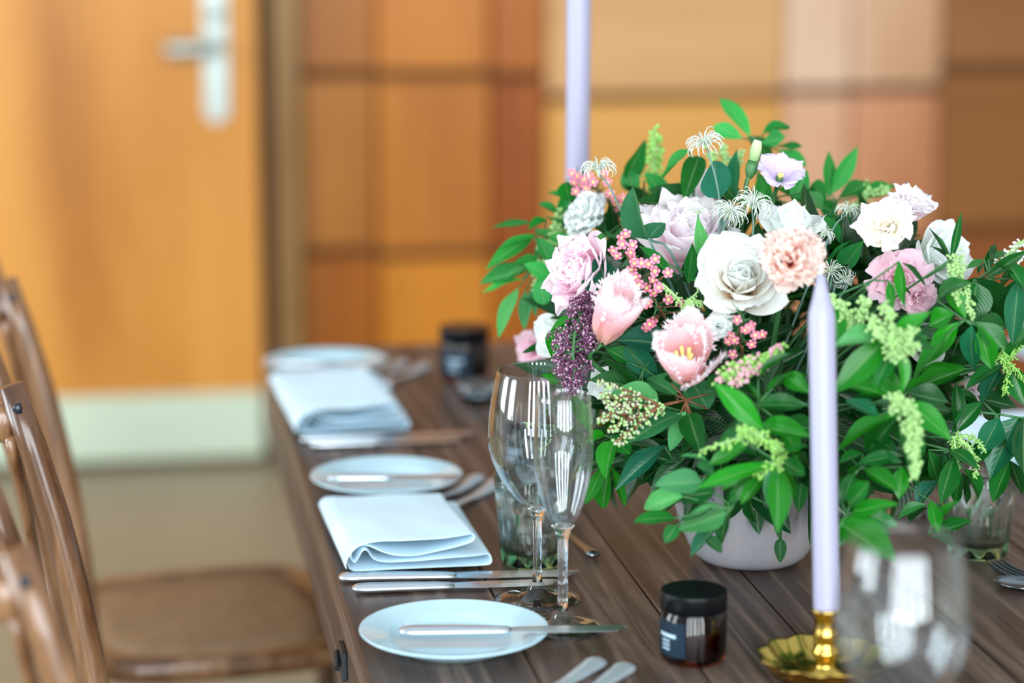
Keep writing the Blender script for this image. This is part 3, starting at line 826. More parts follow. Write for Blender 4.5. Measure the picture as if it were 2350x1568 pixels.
def sprig(label, depth, leaves, kind='lance', tint='mid', mat='leaf_glossy', stem='stem_green', name='leafy_sprig', group=None, hub=None, cat='foliage', dz=.035):
    """leaves: (base x, base y, tip x, tip y, width px[, tint[, depth]]) measured on the photograph"""
    bases = [D(l[0], l[1], (l[6] if len(l) > 6 else depth)) for l in leaves]
    h = D(*hub, depth) if hub else sum(bases, Vector()) / len(bases)
    t = thing(name, label, cat, root_pt(), 0, group)
    ex = []
    for l, b in zip(leaves, bases):
        dp = l[6] if len(l) > 6 else depth
        tip = D(l[2], l[3], dp + R.uniform(-dz, dz * .6))
        tip = b + (tip - b) * 1.08
        add_leaf(t, b, tip, l[4] * dp / FPX * (1.12 if kind == 'lance' else 1.2), kind, l[5] if len(l) > 5 and l[5] else tint, mat)
        if mat == 'leaf_glossy':      # leaf of the same whorl deeper in, shade put into its tint
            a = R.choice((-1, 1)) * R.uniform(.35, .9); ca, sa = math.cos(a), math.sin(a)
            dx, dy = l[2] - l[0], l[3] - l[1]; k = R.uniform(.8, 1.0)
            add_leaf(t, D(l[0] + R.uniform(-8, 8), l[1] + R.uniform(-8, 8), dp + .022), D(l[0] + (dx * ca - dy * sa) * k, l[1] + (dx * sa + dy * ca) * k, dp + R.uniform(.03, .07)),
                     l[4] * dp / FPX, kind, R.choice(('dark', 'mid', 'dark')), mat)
        ex.append((h, b))
    midp = (t.location + h) / 2 + Vector((0, 0, .03))
    stem_to(t, [t.location, midp, h], .0016, stem, extra=ex)
    return t

GL = 'glossy leaf sprigs in the arrangement'
# --- crown of leaves behind the blooms, backlight put into their pale tint
sprig('pale green leaf sprig rising at the very top of the arrangement', 2.48,
      [(1721, 312, 1662, 220, 42), (1703, 318, 1642, 287, 32), (1752, 306, 1810, 273, 34), (1716, 314, 1780, 362, 48, 'backdark'), (1782, 336, 1836, 340, 15, 'backdark'),
       (1785, 345, 1847, 380, 36), (1745, 330, 1800, 320, 30)], 'obovate', 'back', 'leaf_matte')
sprig('two broad drooping leaves below the hooked seed head at the top', 2.36,
      [(1582, 343, 1514, 420, 58, 'back'), (1604, 358, 1572, 452, 44, 'mid'), (1602, 470, 1498, 437, 52, 'dark'), (1560, 480, 1470, 455, 40, 'dark')], 'ovate', 'mid', 'leaf_matte')
sprig('folded clematis leaf on the grey stem of the top seed head', 2.3, [(1652, 455, 1629, 364, 66, 'teal')], 'ovate', 'teal', 'leaf_matte', 'stem_grey', 'clematis_leaf')
sprig('pair of upright pale leaves right of the lilac flower', 2.46,
      [(1902, 455, 1907, 348, 32), (1907, 445, 1971, 342, 38), (1925, 455, 1992, 424, 32, 'backdark'), (1920, 500, 1888, 464, 44, 'backdark'), (1965, 452, 2048, 431, 32, 'backdark'), (1900, 470, 1860, 420, 40)],
      'lance', 'back', 'leaf_matte')
sprig('blurred upright green leaf beside the amaranth spire', 2.47,
      [(1437, 410, 1478, 326, 52, 'backdark'), (1455, 440, 1440, 385, 40), (1530, 455, 1490, 400, 40), (1535, 480, 1560, 420, 36)], 'ovate', 'back', 'leaf_matte')
sprig('teal leaves standing between lisianthus bud and pale leaf crown', 2.4,
      [(1690, 445, 1690, 350, 36, 'teal'), (1785, 435, 1862, 478, 58, 'mid'), (1700, 470, 1660, 425, 36, 'mid'), (1855, 440, 1885, 480, 40, 'pale'), (1760, 470, 1745, 400, 36), (1820, 470, 1850, 395, 40)], 'lance', 'back', 'leaf_matte')
# --- left side, blurred
sprig('arching pale leaf sprig reaching far out beside the glasses', 2.46,
      [(1226, 539, 1120, 608, 38), (1226, 545, 1150, 560, 26), (1225, 618, 1097, 642, 36), (1200, 640, 1103, 660, 30), (1190, 660, 1146, 768, 38, 'pale'), (1205, 668, 1203, 754, 28, 'pale'),
       (1262, 562, 1222, 592, 32, 'backdark'), (1290, 592, 1228, 668, 24, 'backdark'), (1226, 512, 1132, 517, 15, 'backdark'), (1255, 505, 1213, 522, 24, 'backdark'), (1240, 640, 1225, 720, 30, 'pale')],
      'lance', 'back', 'leaf_matte', hub=(1245, 590))
sprig('dark leaf pair in front of the tall background candle', 2.44,
      [(1306, 458, 1296, 410, 40, 'backdark'), (1334, 446, 1274, 490, 34, 'backdark'), (1320, 470, 1345, 440, 30, 'dark'), (1330, 520, 1290, 500, 30), (1395, 520, 1420, 480, 36, 'dark')], 'ovate', 'backdark', 'leaf_matte')
sprig('light green leaves around the white carnation on the side', 2.40,
      [(1420, 560, 1385, 500, 46, 'pale'), (1400, 560, 1350, 545, 40, 'pale'), (1270, 640, 1215, 605, 36), (1260, 600, 1240, 545, 32), (1250, 700, 1235, 640, 36), (1440, 500, 1415, 465, 30, 'dark'), (1300, 560, 1262, 530, 30)],
      'ovate', 'back', 'leaf_matte')
sprig('loose pale leaves above the arching sprig on the candle side', 2.47,
      [(1290, 500, 1240, 470, 36, 'back'), (1300, 530, 1255, 500, 38, 'back'), (1270, 560, 1230, 530, 34, 'pale'), (1285, 620, 1235, 600, 34, 'back'), (1260, 690, 1215, 690, 30, 'pale'), (1275, 720, 1245, 760, 30, 'back'), (1300, 460, 1262, 440, 30, 'back'), (1250, 610, 1180, 600, 32, 'back'), (1230, 600, 1160, 630, 34, 'pale')],
      'lance', 'back', 'leaf_matte', hub=(1310, 600))
# --- clematis leaves and upright leaves in the middle
sprig('large matte clematis leaf behind the pink waxflowers', 2.25,
      [(1487, 550, 1452, 442, 66, 'grey'), (1490, 548, 1516, 505, 50, 'grey'), (1490, 545, 1522, 528, 20, 'grey')], 'ovate', 'grey', 'leaf_matte', 'stem_grey', 'clematis_leaf')
sprig('teal tulip leaves standing behind the fringed tulip', 2.24,
      [(1383, 680, 1340, 616, 46, 'teal'), (1402, 690, 1376, 596, 62, 'teal')], 'ovate', 'teal', 'leaf_matte', name='tulip_leaf')
sprig('slender upright green leaves left of the white rose', 2.24,
      [(1624, 620, 1602, 505, 32, 'pale'), (1578, 650, 1594, 565, 34, 'mid'), (1468, 566, 1540, 630, 24, 'mid'), (1640, 660, 1590, 635, 22, 'mid'), (1650, 700, 1600, 680, 24, 'dark')], 'lance', 'mid', 'leaf_matte')
sprig('small leaves edging the purple flower spike', 2.23,
      [(1318, 724, 1268, 755, 20, 'bright'), (1298, 742, 1254, 820, 34, 'bright'), (1331, 706, 1319, 738, 22, 'bright'), (1280, 880, 1250, 860, 22), (1310, 900, 1355, 985, 30, 'bright')], 'lance', 'bright', 'leaf_matte')
sprig('broad teal leaves under the open fringed tulip', 2.22,
      [(1524, 792, 1428, 772, 66, 'teal'), (1436, 795, 1502, 868, 50, 'teal'), (1440, 830, 1400, 800, 36, 'mid'), (1470, 900, 1374, 857, 46, 'dark'), (1462, 886, 1384, 828, 42, 'dark'), (1530, 880, 1490, 830, 40, 'dark')], 'ovate', 'teal', 'leaf_matte')
# --- viburnum
sprig('grey green viburnum branch with oval leaves and berries', 2.19,
      [(1552, 907, 1493, 862, 54), (1626, 940, 1580, 860, 58, 'grey'), (1540, 880, 1560, 855, 30, 'dark'), (1573, 945, 1535, 1030, 36, 'pale'), (1562, 950, 1445, 988, 80), (1512, 930, 1405, 893, 54, 'pale'),
       (1512, 935, 1420, 955, 42), (1580, 950, 1606, 1028, 48, 'mid'), (1640, 900, 1660, 860, 46, 'mid'), (1600, 1000, 1560, 1060, 40, 'dark')], 'ovate', 'grey', 'leaf_matte', 'stem_brown', hub=(1575, 918))
sprig('bright leaf hanging by the champagne flute rim', 2.2, [(1408, 1012, 1384, 1092, 46, 'bright'), (1388, 1000, 1346, 1014, 26, 'bright'), (1405, 1000, 1440, 1040, 34, 'mid')], 'ovate', 'bright', 'leaf_matte')
sprig('three fingered glossy whorl hanging beside the flute', 2.27,
      [(1388, 1066, 1344, 1152, 27), (1398, 1070, 1378, 1163, 38), (1402, 1070, 1442, 1157, 26), (1410, 1065, 1470, 1090, 26, 'dark'), (1400, 1060, 1350, 1080, 24, 'dark'), (1415, 1050, 1500, 1060, 28, 'dark')], 'obovate', 'bright')
sprig('teal and dark leaves low on the flute side of the pot', 2.23,
      [(1525, 1024, 1420, 1108, 42, 'teal'), (1577, 1046, 1490, 1130, 38, 'dark'), (1560, 1060, 1500, 1050, 30, 'dark'), (1590, 1090, 1550, 1150, 34, 'dark'), (1480, 1040, 1430, 1060, 30, 'dark'), (1560, 1110, 1580, 1160, 30, 'teal')], 'lance', 'dark')
sprig('pale broad leaf poking forward above the pot', 2.1, [(1610, 1106, 1510, 1112, 50, 'pale'), (1625, 1060, 1568, 1038, 30, 'pale'), (1640, 1085, 1600, 1070, 40, 'grey')], 'ovate', 'pale', 'leaf_matte')
sprig('low grey leafed branch drooping beside the clay pot', 2.10,
      [(1567, 1140, 1469, 1163, 38, 'pale'), (1549, 1190, 1464, 1182, 38, 'mid'), (1552, 1206, 1527, 1242, 30, 'mid'), (1632, 1168, 1545, 1192, 60, 'grey'), (1666, 1178, 1562, 1214, 60, 'pale'), (1642, 1216, 1582, 1272, 32, 'grey'),
       (1620, 1235, 1654, 1268, 26, 'dark'), (1676, 1172, 1645, 1242, 38, 'dark'), (1640, 1130, 1560, 1140, 50, 'mid')], 'ovate', 'grey', 'leaf_matte', hub=(1680, 1165))
# --- front pieris
sprig('bright glossy leaf whorl spreading over the front of the pot', 2.07,
      [(1775, 1066, 1608, 1102, 46), (1782, 1060, 1682, 1128, 42), (1775, 1065, 1703, 1152, 44), (1782, 1065, 1789, 1207, 50), (1785, 1062, 1830, 1142, 28), (1780, 1065, 1760, 1152, 28, 'pale'), (1718, 1018, 1622, 1062, 38),
       (1712, 1068, 1652, 1122, 30), (1790, 1055, 1850, 1090, 36, 'mid'), (1780, 1050, 1840, 1010, 36, 'mid')], 'lance', 'bright', hub=(1780, 1058))
sprig('dark leaves trailing down over the clay pot', 2.18, [(1722, 1140, 1726, 1207, 26, 'dark'), (1778, 1190, 1792, 1240, 14, 'dark'), (1791, 1236, 1789, 1289, 24, 'dark'), (1690, 1120, 1670, 1170, 26, 'dark'), (1840, 1110, 1830, 1170, 30, 'mid')], 'ovate', 'dark', 'leaf_matte')
sprig('glossy leaves below the fringed tulips, in front of the candle', 2.10,
      [(1640, 880, 1745, 985, 46), (1760, 900, 1850, 840, 42), (1745, 930, 1700, 860, 40), (1690, 960, 1730, 1020, 44, 'mid'), (1730, 930, 1850, 930, 44, 'mid'), (1740, 980, 1850, 1000, 46), (1800, 860, 1850, 900, 40, 'bright'), (1740, 870, 1800, 800, 36, 'mid'),
       (1700, 930, 1620, 900, 36, 'dark'), (1790, 970, 1840, 1050, 44)], 'lance', 'bright', hub=(1740, 930))
# --- right of the candle
sprig('glossy whorl right of the lilac candle, upper', 2.08,
      [(2034, 776, 1920, 892, 58), (2030, 772, 1918, 786, 50, 'pale'), (2045, 790, 2130, 720, 46), (2050, 800, 2010, 880, 40, 'mid'), (2055, 800, 2085, 900, 44), (2040, 770, 1985, 730, 40, 'mid'), (2060, 785, 2140, 790, 46, 'mid')], 'lance', 'bright', hub=(2045, 785))
sprig('glossy whorl right of the lilac candle, middle', 2.10,
      [(2048, 915, 1945, 868, 48), (2016, 957, 1945, 920, 42, 'teal'), (2062, 955, 1918, 1027, 52), (2067, 1046, 1970, 1057, 38, 'mid'), (2070, 930, 2108, 1000, 50), (2080, 900, 2170, 845, 52), (2070, 905, 2000, 830, 46), (2066, 975, 2090, 1071, 62, 'mid'), (2075, 920, 2180, 992, 56)], 'lance', 'bright', hub=(2065, 930))
sprig('glossy whorl right of the lilac candle, lower', 2.12,
      [(1983, 1077, 2056, 1124, 38), (1952, 1100, 1990, 1152, 40), (2070, 1072, 2061, 1137, 38), (1975, 1070, 1925, 1110, 38), (1960, 1085, 1930, 1150, 36, 'mid'), (1995, 1060, 2060, 1060, 36, 'mid'), (1980, 1040, 1930, 1060, 36, 'mid')], 'lance', 'bright', hub=(1975, 1075))
sprig('broad bright leaves hanging low between candle and wine glass', 2.08,
      [(1925, 1200, 2048, 1282, 74), (1955, 1178, 2044, 1148, 38), (1975, 1178, 2060, 1200, 40, 'mid'), (1940, 1190, 1925, 1250, 26, 'pale'), (1950, 1160, 1995, 1110, 36, 'mid')], 'ovate', 'bright', 'leaf_glossy', hub=(1945, 1180))
sprig('slim leaves dangling in front of the far tumbler', 2.20,
      [(2146, 1205, 2197, 1152, 30), (2130, 1228, 2225, 1200, 32, 'mid'), (2135, 1150, 2150, 1220, 28), (2130, 1160, 2060, 1180, 26, 'mid')], 'lance', 'bright', hub=(2150, 1160))
sprig('hanging leaf whorl over the tumbler rim', 2.22,
      [(2130, 1033, 2158, 1110, 38), (2154, 1104, 2098, 1152, 42, 'teal'), (2190, 1046, 2157, 1150, 40), (2212, 1078, 2249, 1145, 38, 'mid'), (2205, 1090, 2185, 1160, 30), (2165, 1040, 2190, 1100, 34, 'dark'), (2180, 1030, 2240, 1060, 36, 'mid')], 'lance', 'mid', hub=(2185, 1035))
sprig('large blue green leaf sprig hanging above the tumbler', 2.26,
      [(2335, 960, 2266, 1085, 80, 'teal'), (2318, 1054, 2280, 1146, 44, 'mid'), (2255, 922, 2188, 992, 36, 'mid'), (2250, 916, 2328, 932, 54, 'dark'), (2292, 960, 2250, 1040, 50, 'teal'), (2350, 960, 2345, 1080, 60, 'dark'), (2290, 1000, 2340, 1060, 44, 'dark'),
       (2275, 1000, 2240, 1050, 40, 'mid')], 'lance', 'mid', hub=(2285, 950))
sprig('dark glossy sprig level with the small pale pink bloom', 2.26,
      [(2310, 834, 2222, 888, 40, 'mid'), (2293, 846, 2257, 920, 54, 'teal'), (2194, 880, 2203, 984, 34, 'dark'), (2320, 840, 2350, 930, 50, 'mid'), (2108, 888, 2206, 850, 52, 'bright'), (2215, 840, 2150, 880, 44), (2310, 830, 2345, 760, 40, 'mid')], 'lance', 'mid', hub=(2290, 835))
sprig('long glossy leaves hanging below the pink ruffled flowers', 2.16,
      [(2230, 748, 2224, 850, 54, 'teal'), (2248, 750, 2270, 840, 44), (2200, 740, 2130, 830, 52), (2190, 720, 2130, 745, 46), (2170, 770, 2100, 870, 48), (2215, 730, 2170, 660, 44), (2240, 740, 2300, 800, 44, 'mid'), (2150, 690, 2220, 650, 44, 'mid')], 'lance', 'bright', hub=(2215, 735))
sprig('very broad dark leaf standing out beside the white rose', 2.22, [(2236, 640, 2292, 765, 115, 'dark'), (2225, 660, 2170, 720, 60, 'mid'), (2240, 650, 2230, 740, 70, 'mid')], 'ovate', 'mid', 'leaf_glossy')
sprig('outer drooping leaf sprig with pale bud spray at its tip', 2.22,
      [(2337, 640, 2324, 782, 46, 'teal'), (2258, 596, 2224, 610, 16), (2268, 596, 2308, 584, 18), (2262, 640, 2350, 578, 26, 'dark'), (2310, 600, 2352, 660, 36, 'mid'), (2345, 720, 2330, 800, 40), (2330, 640, 2290, 600, 22)], 'lance', 'mid', hub=(2275, 640))
sprig('thin blade leaf beside the white rose on the far side', 2.2, [(2180, 605, 2207, 492, 18, 'mid'), (2185, 600, 2160, 540, 16, 'mid')], 'lance', 'mid')
sprig('narrow pointed leaves in front of the pink ruffled flower', 2.14, [(2064, 600, 2072, 700, 26, 'bright'), (2040, 645, 2049, 710, 22, 'bright'), (1905, 685, 1932, 780, 38, 'bright')], 'lance', 'bright')
sprig('leaves filling behind the carnation and candle tip', 2.3,
      [(1880, 700, 1830, 660, 40, 'dark'), (1915, 640, 1980, 560, 40, 'back'), (1900, 610, 1940, 540, 36, 'back'), (1930, 720, 1990, 690, 40, 'pale'), (1960, 700, 2000, 740, 36), (1930, 560, 1890, 500, 36, 'back'), (1990, 760, 1940, 730, 40, 'mid')], 'lance', 'mid', 'leaf_matte')

# --- inner filling foliage all round, shade between leaves put into dark tints
BC = D(1745, 830, 2.42)
FL = 'leafy filler sprigs inside the arrangement'
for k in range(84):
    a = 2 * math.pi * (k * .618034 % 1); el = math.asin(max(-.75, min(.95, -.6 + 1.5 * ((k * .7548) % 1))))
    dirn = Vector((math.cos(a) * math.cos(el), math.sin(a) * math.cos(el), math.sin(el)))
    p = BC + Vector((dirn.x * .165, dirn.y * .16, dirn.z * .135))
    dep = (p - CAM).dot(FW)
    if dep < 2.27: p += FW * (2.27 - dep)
    t = thing('filler_sprig', 'shade-tinted leafy filler sprig inside the flower arrangement', 'foliage', root_pt(), 0, FL)
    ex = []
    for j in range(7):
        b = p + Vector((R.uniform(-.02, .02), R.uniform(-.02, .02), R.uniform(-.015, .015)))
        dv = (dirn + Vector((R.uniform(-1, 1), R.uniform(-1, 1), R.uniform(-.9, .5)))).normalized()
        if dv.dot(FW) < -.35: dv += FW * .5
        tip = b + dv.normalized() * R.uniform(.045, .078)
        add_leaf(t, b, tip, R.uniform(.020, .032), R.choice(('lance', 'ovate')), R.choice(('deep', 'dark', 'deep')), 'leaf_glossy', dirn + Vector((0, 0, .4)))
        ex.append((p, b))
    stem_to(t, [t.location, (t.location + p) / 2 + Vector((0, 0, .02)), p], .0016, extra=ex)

# ------------------------------------------------------------------ blooms
def petal(L, W, r0, open0, open1, cupw=1.0, ruffle=0, freq=6, seed=0, nu=9, nv=8, tipw=.5, fringe=0, notch=0, tilt=0):
    """petal on a surface of revolution about +Z: open angles from the axis at foot and rim"""
    rr = random.Random(seed)
    ph = rr.uniform(0, 6.28); ph2 = rr.uniform(0, 6.28)
    v, f, uv = [], [], []
    r, z = r0, 0
    prev = 0
    for i in range(nu + 1):
        u = 1 - (1 - i / nu) ** 1.5; du = u - prev; prev = u
        th = open0 + (open1 - open0) * u ** 1.6
        if i: r += math.sin(th) * L * du; z += math.cos(th) * L * du
        wd = W * (.28 + .72 * math.sin(min(1, u / (1 - tipw * .6 + .05)) * math.pi / 2))
        if u > 1 - tipw:
            q = (u - (1 - tipw)) / tipw; wd *= max(.0, 1 - (q * .97) ** 3) ** .42
        wd = max(wd, W * .05)
        Rw = max(abs(r), W * .36) / max(.05, cupw)
        for j in range(nv + 1):
            q = (j / nv - .5) * 2
            s = q * wd * .5; phi = s / Rw
            rad = ruffle * (u ** 2) * (math.sin(q * freq + ph) * .7 + math.sin(q * freq * 1.9 + ph2) * .4) * W
            zr = ruffle * (u ** 2) * math.sin(q * freq * 1.4 + ph2) * W * .22
            if notch: zr -= notch * W * u * (1 - min(1, abs(q) * 3))
            zz = z + zr - .10 * W * q * q * u
            x = Rw * math.sin(phi); y = r - Rw * (1 - math.cos(phi)) * (1 if r >= 0 else -1) + rad
            v.append((x, y, zz)); uv.append((u, j / nv))
    for i in range(nu):
        for j in range(nv):
            k = i * (nv + 1) + j; f.append((k, k + 1, k + nv + 2, k + nv + 1))
    rim = [i * (nv + 1) for i in range(nu // 2, nu)] + [nu * (nv + 1) + j for j in range(nv + 1)] + [i * (nv + 1) + nv for i in range(nu - 1, nu // 2 - 1, -1)]
    return v, f, uv, rim
def put_petal(parent, M, pet, mat, ang, lift=0, name='petal'):
    v, f, uv, rim = pet
    g = G().add(v, f, uv)
    o = g.obj(name, mat, parent)
    o.matrix_local = M @ Matrix.Translation((0, 0, lift)) @ Matrix.Rotation(ang, 4, 'Z')
    return o
def bloom_root(name, label, p, axis, group=None, stem=True, sr=.0026, calyx=True, cs=.008, cat='flower'):
    t = thing(name, label, cat, root_pt(), 0, group)
    ax = Vector(axis).normalized()
    if stem: stem_to(t, [t.location, t.location.lerp(p - ax * .03, .55), p - ax * .028, p - ax * .004], sr, 'stem_green')
    M = Matrix.Translation(-t.location) @ axis_matrix(p, ax, R.uniform(0, 6.28))
    if calyx:
        G().add(*lathe([(0, -.010), (cs * .45, -.009), (cs * .9, -.003), (cs, .003), (cs * .8, .008), (0, .004)], 14)).obj('calyx', 'stem_green', t, M=M)
    return t, M
def rose(name, label, px, py, depth, dpx, axis, mat, n=22, openmax=1.15, notch=-.05, ruffle=.03, cat='flower', group=None):
    S = dpx * depth / FPX * 1.28                # outer diameter
    ax = camdir(*axis); p = D(px, py, depth) - ax * S * .22
    t, M = bloom_root(name, label, p, ax, group, cs=S * .12)
    for k in range(n):
        u = k / (n - 1); e = u ** 1.15
        L = S * (.40 + .14 * u); W = S * (.24 + .40 * u)
        o0 = -.02 + .55 * e; o1 = -.42 + (openmax + .42) * e ** 1.25
        r0 = S * (.012 + .06 * e)
        put_petal(t, M, petal(L, W, r0, o0, o1, 1.15 - .45 * e, ruffle * (.5 + u), 4, R.randrange(999), 10, 10, .42, 0, notch * (u > .5)), mat, k * 2.39996, S * (.10 * (1 - u)))
    return t
def ruffled(name, label, px, py, depth, dpx, axis, mat, n=44, openmax=1.35, ruffle=.16, freq=9, cat='flower', wide=.40, group=None):
    """carnation: a dome of crinkled fan petals"""
    S = dpx * depth / FPX * 1.2
    ax = camdir(*axis); p = D(px, py, depth) - ax * S * .30
    t, M = bloom_root(name, label, p, ax, group, calyx=False)
    G().add(*lathe([(0, -.024), (.004, -.0235), (.0058, -.012), (.007, .003), (.0085, .012), (.007, .011), (0, .0)], 16)).obj('calyx', 'stem_green', t, M=M)
    for k in range(n):
        u = (k + .5) / n; th = openmax * u ** .8
        L = S * .50 * R.uniform(.92, 1.06) * (1.14 - .18 * u); W = S * wide * R.uniform(.85, 1.15)
        put_petal(t, M @ Matrix.Rotation(R.uniform(-.15, .15), 4, 'X'), petal(L, W, .001, th * .45, th * 1.1 + .1, .35, ruffle, freq, R.randrange(999), 8, 14, .22, 0), mat, k * 2.39996, 0)
    return t
def open_flower(name, label, px, py, depth, dpx, axis, mat, n=6, op=(.5, 1.25), ruffle=.09, freq=5, centre=True, layers=1, cat='flower', wide=.62, group=None):
    S = dpx * depth / FPX
    ax = camdir(*axis); p = D(px, py, depth) - ax * S * .14
    t, M = bloom_root(name, label, p, ax, group, cs=S * .07)
    for l in range(layers):
        for k in range(n):
            f_ = 1 - .22 * l
            put_petal(t, M, petal(S * .55 * f_ * R.uniform(.93, 1.05), S * wide * f_, S * .02, op[0] * f_ + R.uniform(-.08, .08), op[1] * f_ + R.uniform(-.15, .15), .75, ruffle, freq, R.randrange(999), 9, 12, .4, 0), mat,
                      k * 2 * math.pi / n + l * .5 + R.uniform(-.1, .1), .0012 * l)
    if not centre:
        for k in range(7): put_petal(t, M, petal(S * .42, S * .34, S * .012, .05 + .04 * k, .05 + .13 * k, 1.0, ruffle * 1.1, freq, R.randrange(999), 8, 10, .35), mat, k * 2.4, 0)
    if centre:
        g = G()
        for k in range(9):
            a = k * 2.4; rr = S * .02 * math.sqrt(k + .5)
            g.add(*tube([(0, 0, S * .05), (rr * .6 * math.cos(a), rr * .6 * math.sin(a), S * .13), (rr * math.cos(a), rr * math.sin(a), S * .19)], [S * .008, S * .008, S * .018], 6))
        g.obj('stamens', 'stamen', t, M=M)
    return t
def tulip(name, label, px, py, depth, dpx, axis, opens, cat='flower'):
    S = dpx * depth / FPX * 1.25
    ax = camdir(*axis); p = D(px, py, depth) - ax * S * .40
    t, M = bloom_root(name, label, p, ax, calyx=False)
    for k, op in enumerate(opens):
        ly = k // 3
        pet = petal(S * .86 * (1 - .06 * ly), S * .62, S * .02, op + .50, op - .20, .95, .035, 4, R.randrange(999), 10, 10, .42)
        o = put_petal(t, M, pet, 'petal_tulip', k * 2 * math.pi / 3 + ly * 1.05, 0)
        v, f, uv, rim = pet; g = G()
        # frayed rim: small teeth along the edge
        ctr = Vector(v[4 * 11 + 5])
        for a in rim:
            for b in range(9):
                q = Vector(v[a]) + Vector([R.uniform(-1, 1) * S * .022 for _ in range(3)])
                dv = (Vector(v[a]) - ctr).normalized() * S * R.uniform(.03, .06) + Vector([R.uniform(-1, 1) * S * .03 for _ in range(3)])
                sd = dv.orthogonal().normalized() * S * .012
                g.add([q - sd, q + sd, q + dv * .6 + sd * .7, q + dv], [(0, 1, 2, 3)], [(.6, .5)] * 4)
        fo = g.obj('fringe', 'fringe', o); fo['kind'] = 'stuff'
    g = G()
    for k in range(6):
        a = k * 1.047; g.add(*tube([(0, 0, S * .1), (S * .05 * math.cos(a), S * .05 * math.sin(a), S * .3), (S * .09 * math.cos(a), S * .09 * math.sin(a), S * .52)], [S * .012, S * .014, S * .022], 6))
    g.obj('stamens', 'stamen', t, M=M)
    return t

rose('rose', 'creamy white rose in full bloom beside the peach carnation', 1702, 648, 2.19, 205, (-.05, .42, .9), 'petal_white_rose', 24, 1.25)
ruffled('carnation', 'peach pink carnation with crinkled petals next to the candle tip', 1820, 590, 2.12, 158, (.03, .30, .95), 'petal_carnation', 40, 1.35, .12, 7)
rose('rose', 'white rose standing behind the peach carnation', 1815, 535, 2.27, 165, (.1, .85, .45), 'petal_white', 16, 1.0)
rose('garden_rose', 'large pale pink garden rose behind the white rose', 1578, 560, 2.33, 250, (.12, .72, .6), 'petal_pale', 30, 1.05, 0, ruffle=.07)
rose('garden_rose', 'full blush pink garden rose beside the purple flower spike', 1345, 632, 2.27, 190, (-.72, .25, .62), 'petal_blush', 34, .95, 0, ruffle=.07)
tulip('fringed_tulip', 'pink fringed tulip facing forward beside the purple flower spike', 1406, 722, 2.18, 158, (.25, .70, .55), (.10, .02, .16, -.05, .04, 0))
tulip('fringed_tulip', 'pink fringed tulip tilted low under the white rose', 1570, 825, 2.16, 165, (-.1, .55, .70), (.30, .15, .36, .05, .12, .1))
open_flower('lisianthus', 'lilac lisianthus flower with yellow centre near the top', 1790, 405, 2.31, 128, (.1, .62, .72), 'petal_lilac', 6, (.62, 1.15), .07)
ruffled('carnation', 'white carnation turned sideways on the candle side', 1346, 490, 2.40, 128, (-.62, .45, .5), 'petal_white', 34, 1.2, .12)
open_flower('lisianthus', 'cream ruffled lisianthus with soft pink shading', 2038, 525, 2.21, 165, (-.35, .30, .85), 'petal_cream', 6, (.40, 1.2), .10, 4, False, 3, wide=.78)
open_flower('lisianthus', 'pale pink ruffled lisianthus behind the cream one', 2085, 485, 2.29, 140, (.25, .75, .5), 'petal_pale', 6, (.35, 1.1), .12, 5, False, 2, wide=.8)
open_flower('lisianthus', 'dusky pink ruffled lisianthus hanging under the cream one', 2062, 640, 2.24, 175, (-.15, -.15, .95), 'petal_pink', 6, (.45, 1.3), .10, 4, False, 2, wide=.8)
open_flower('lisianthus', 'small mauve pink lisianthus low beside the pink ruffled one', 2105, 680, 2.22, 105, (.2, -.3, .9), 'petal_pink', 5, (.5, 1.2), .1, 5, False, 2)
rose('rose', 'white rose on the outer side behind the cream lisianthus', 2150, 588, 2.30, 160, (.55, .25, .75), 'petal_white', 20, 1.2)
open_flower('lisianthus', 'pink flower low behind the glasses, blurred', 1235, 800, 2.52, 120, (-.6, -.1, .7), 'petal_pink', 5, (.4, 1.0), .08, 4, False, 2)
open_flower('lisianthus', 'pink flower hanging under the blurred one behind the glasses', 1290, 860, 2.46, 110, (-.4, -.4, .7), 'petal_pink', 5, (.4, 1.0), .08, 4, False, 2)
rose('rose', 'white rose peeking out behind the purple flower spike', 1278, 775, 2.36, 110, (-.7, .0, .6), 'petal_white', 14, 1.0)
open_flower('lisianthus', 'pale pink bloom half hidden among dark leaves above the tumbler', 2232, 888, 2.36, 100, (.3, .1, .9), 'petal_pale', 5, (.4, 1.1), .1, 5, False, 2)
rose('rose', 'white bloom deep among the leaves right of the candle', 2125, 780, 2.30, 120, (.1, .0, .9), 'petal_white', 14, 1.1)
rose('rose', 'pale rose mostly hidden under the crown of leaves', 1615, 440, 2.46, 120, (-.1, .8, .5), 'petal_pale', 16, 1.0)
open_flower('stock_blossom', 'small white stock blossoms under the white rose', 1650, 748, 2.19, 80, (-.2, .3, .9), 'petal_white', 5, (.6, 1.45), .08, 4, False, 2)
open_flower('stock_blossom', 'white blossom under the viburnum berries', 1390, 880, 2.24, 90, (-.5, .2, .8), 'petal_white', 5, (.6, 1.3), .08, 4, False, 1)
# lisianthus bud
t, M = bloom_root('lisianthus_bud', 'closed pale lisianthus bud left of the lilac flower', D(1724, 388, 2.31), camdir(.22, .95, .1), cs=.006)
for k in range(5): put_petal(t, M, petal(.026, .014, .002, .42, -.38, 1.1, .01, 3, k, 8, 6, .6), 'bud_cream', k * 2.4, .003)

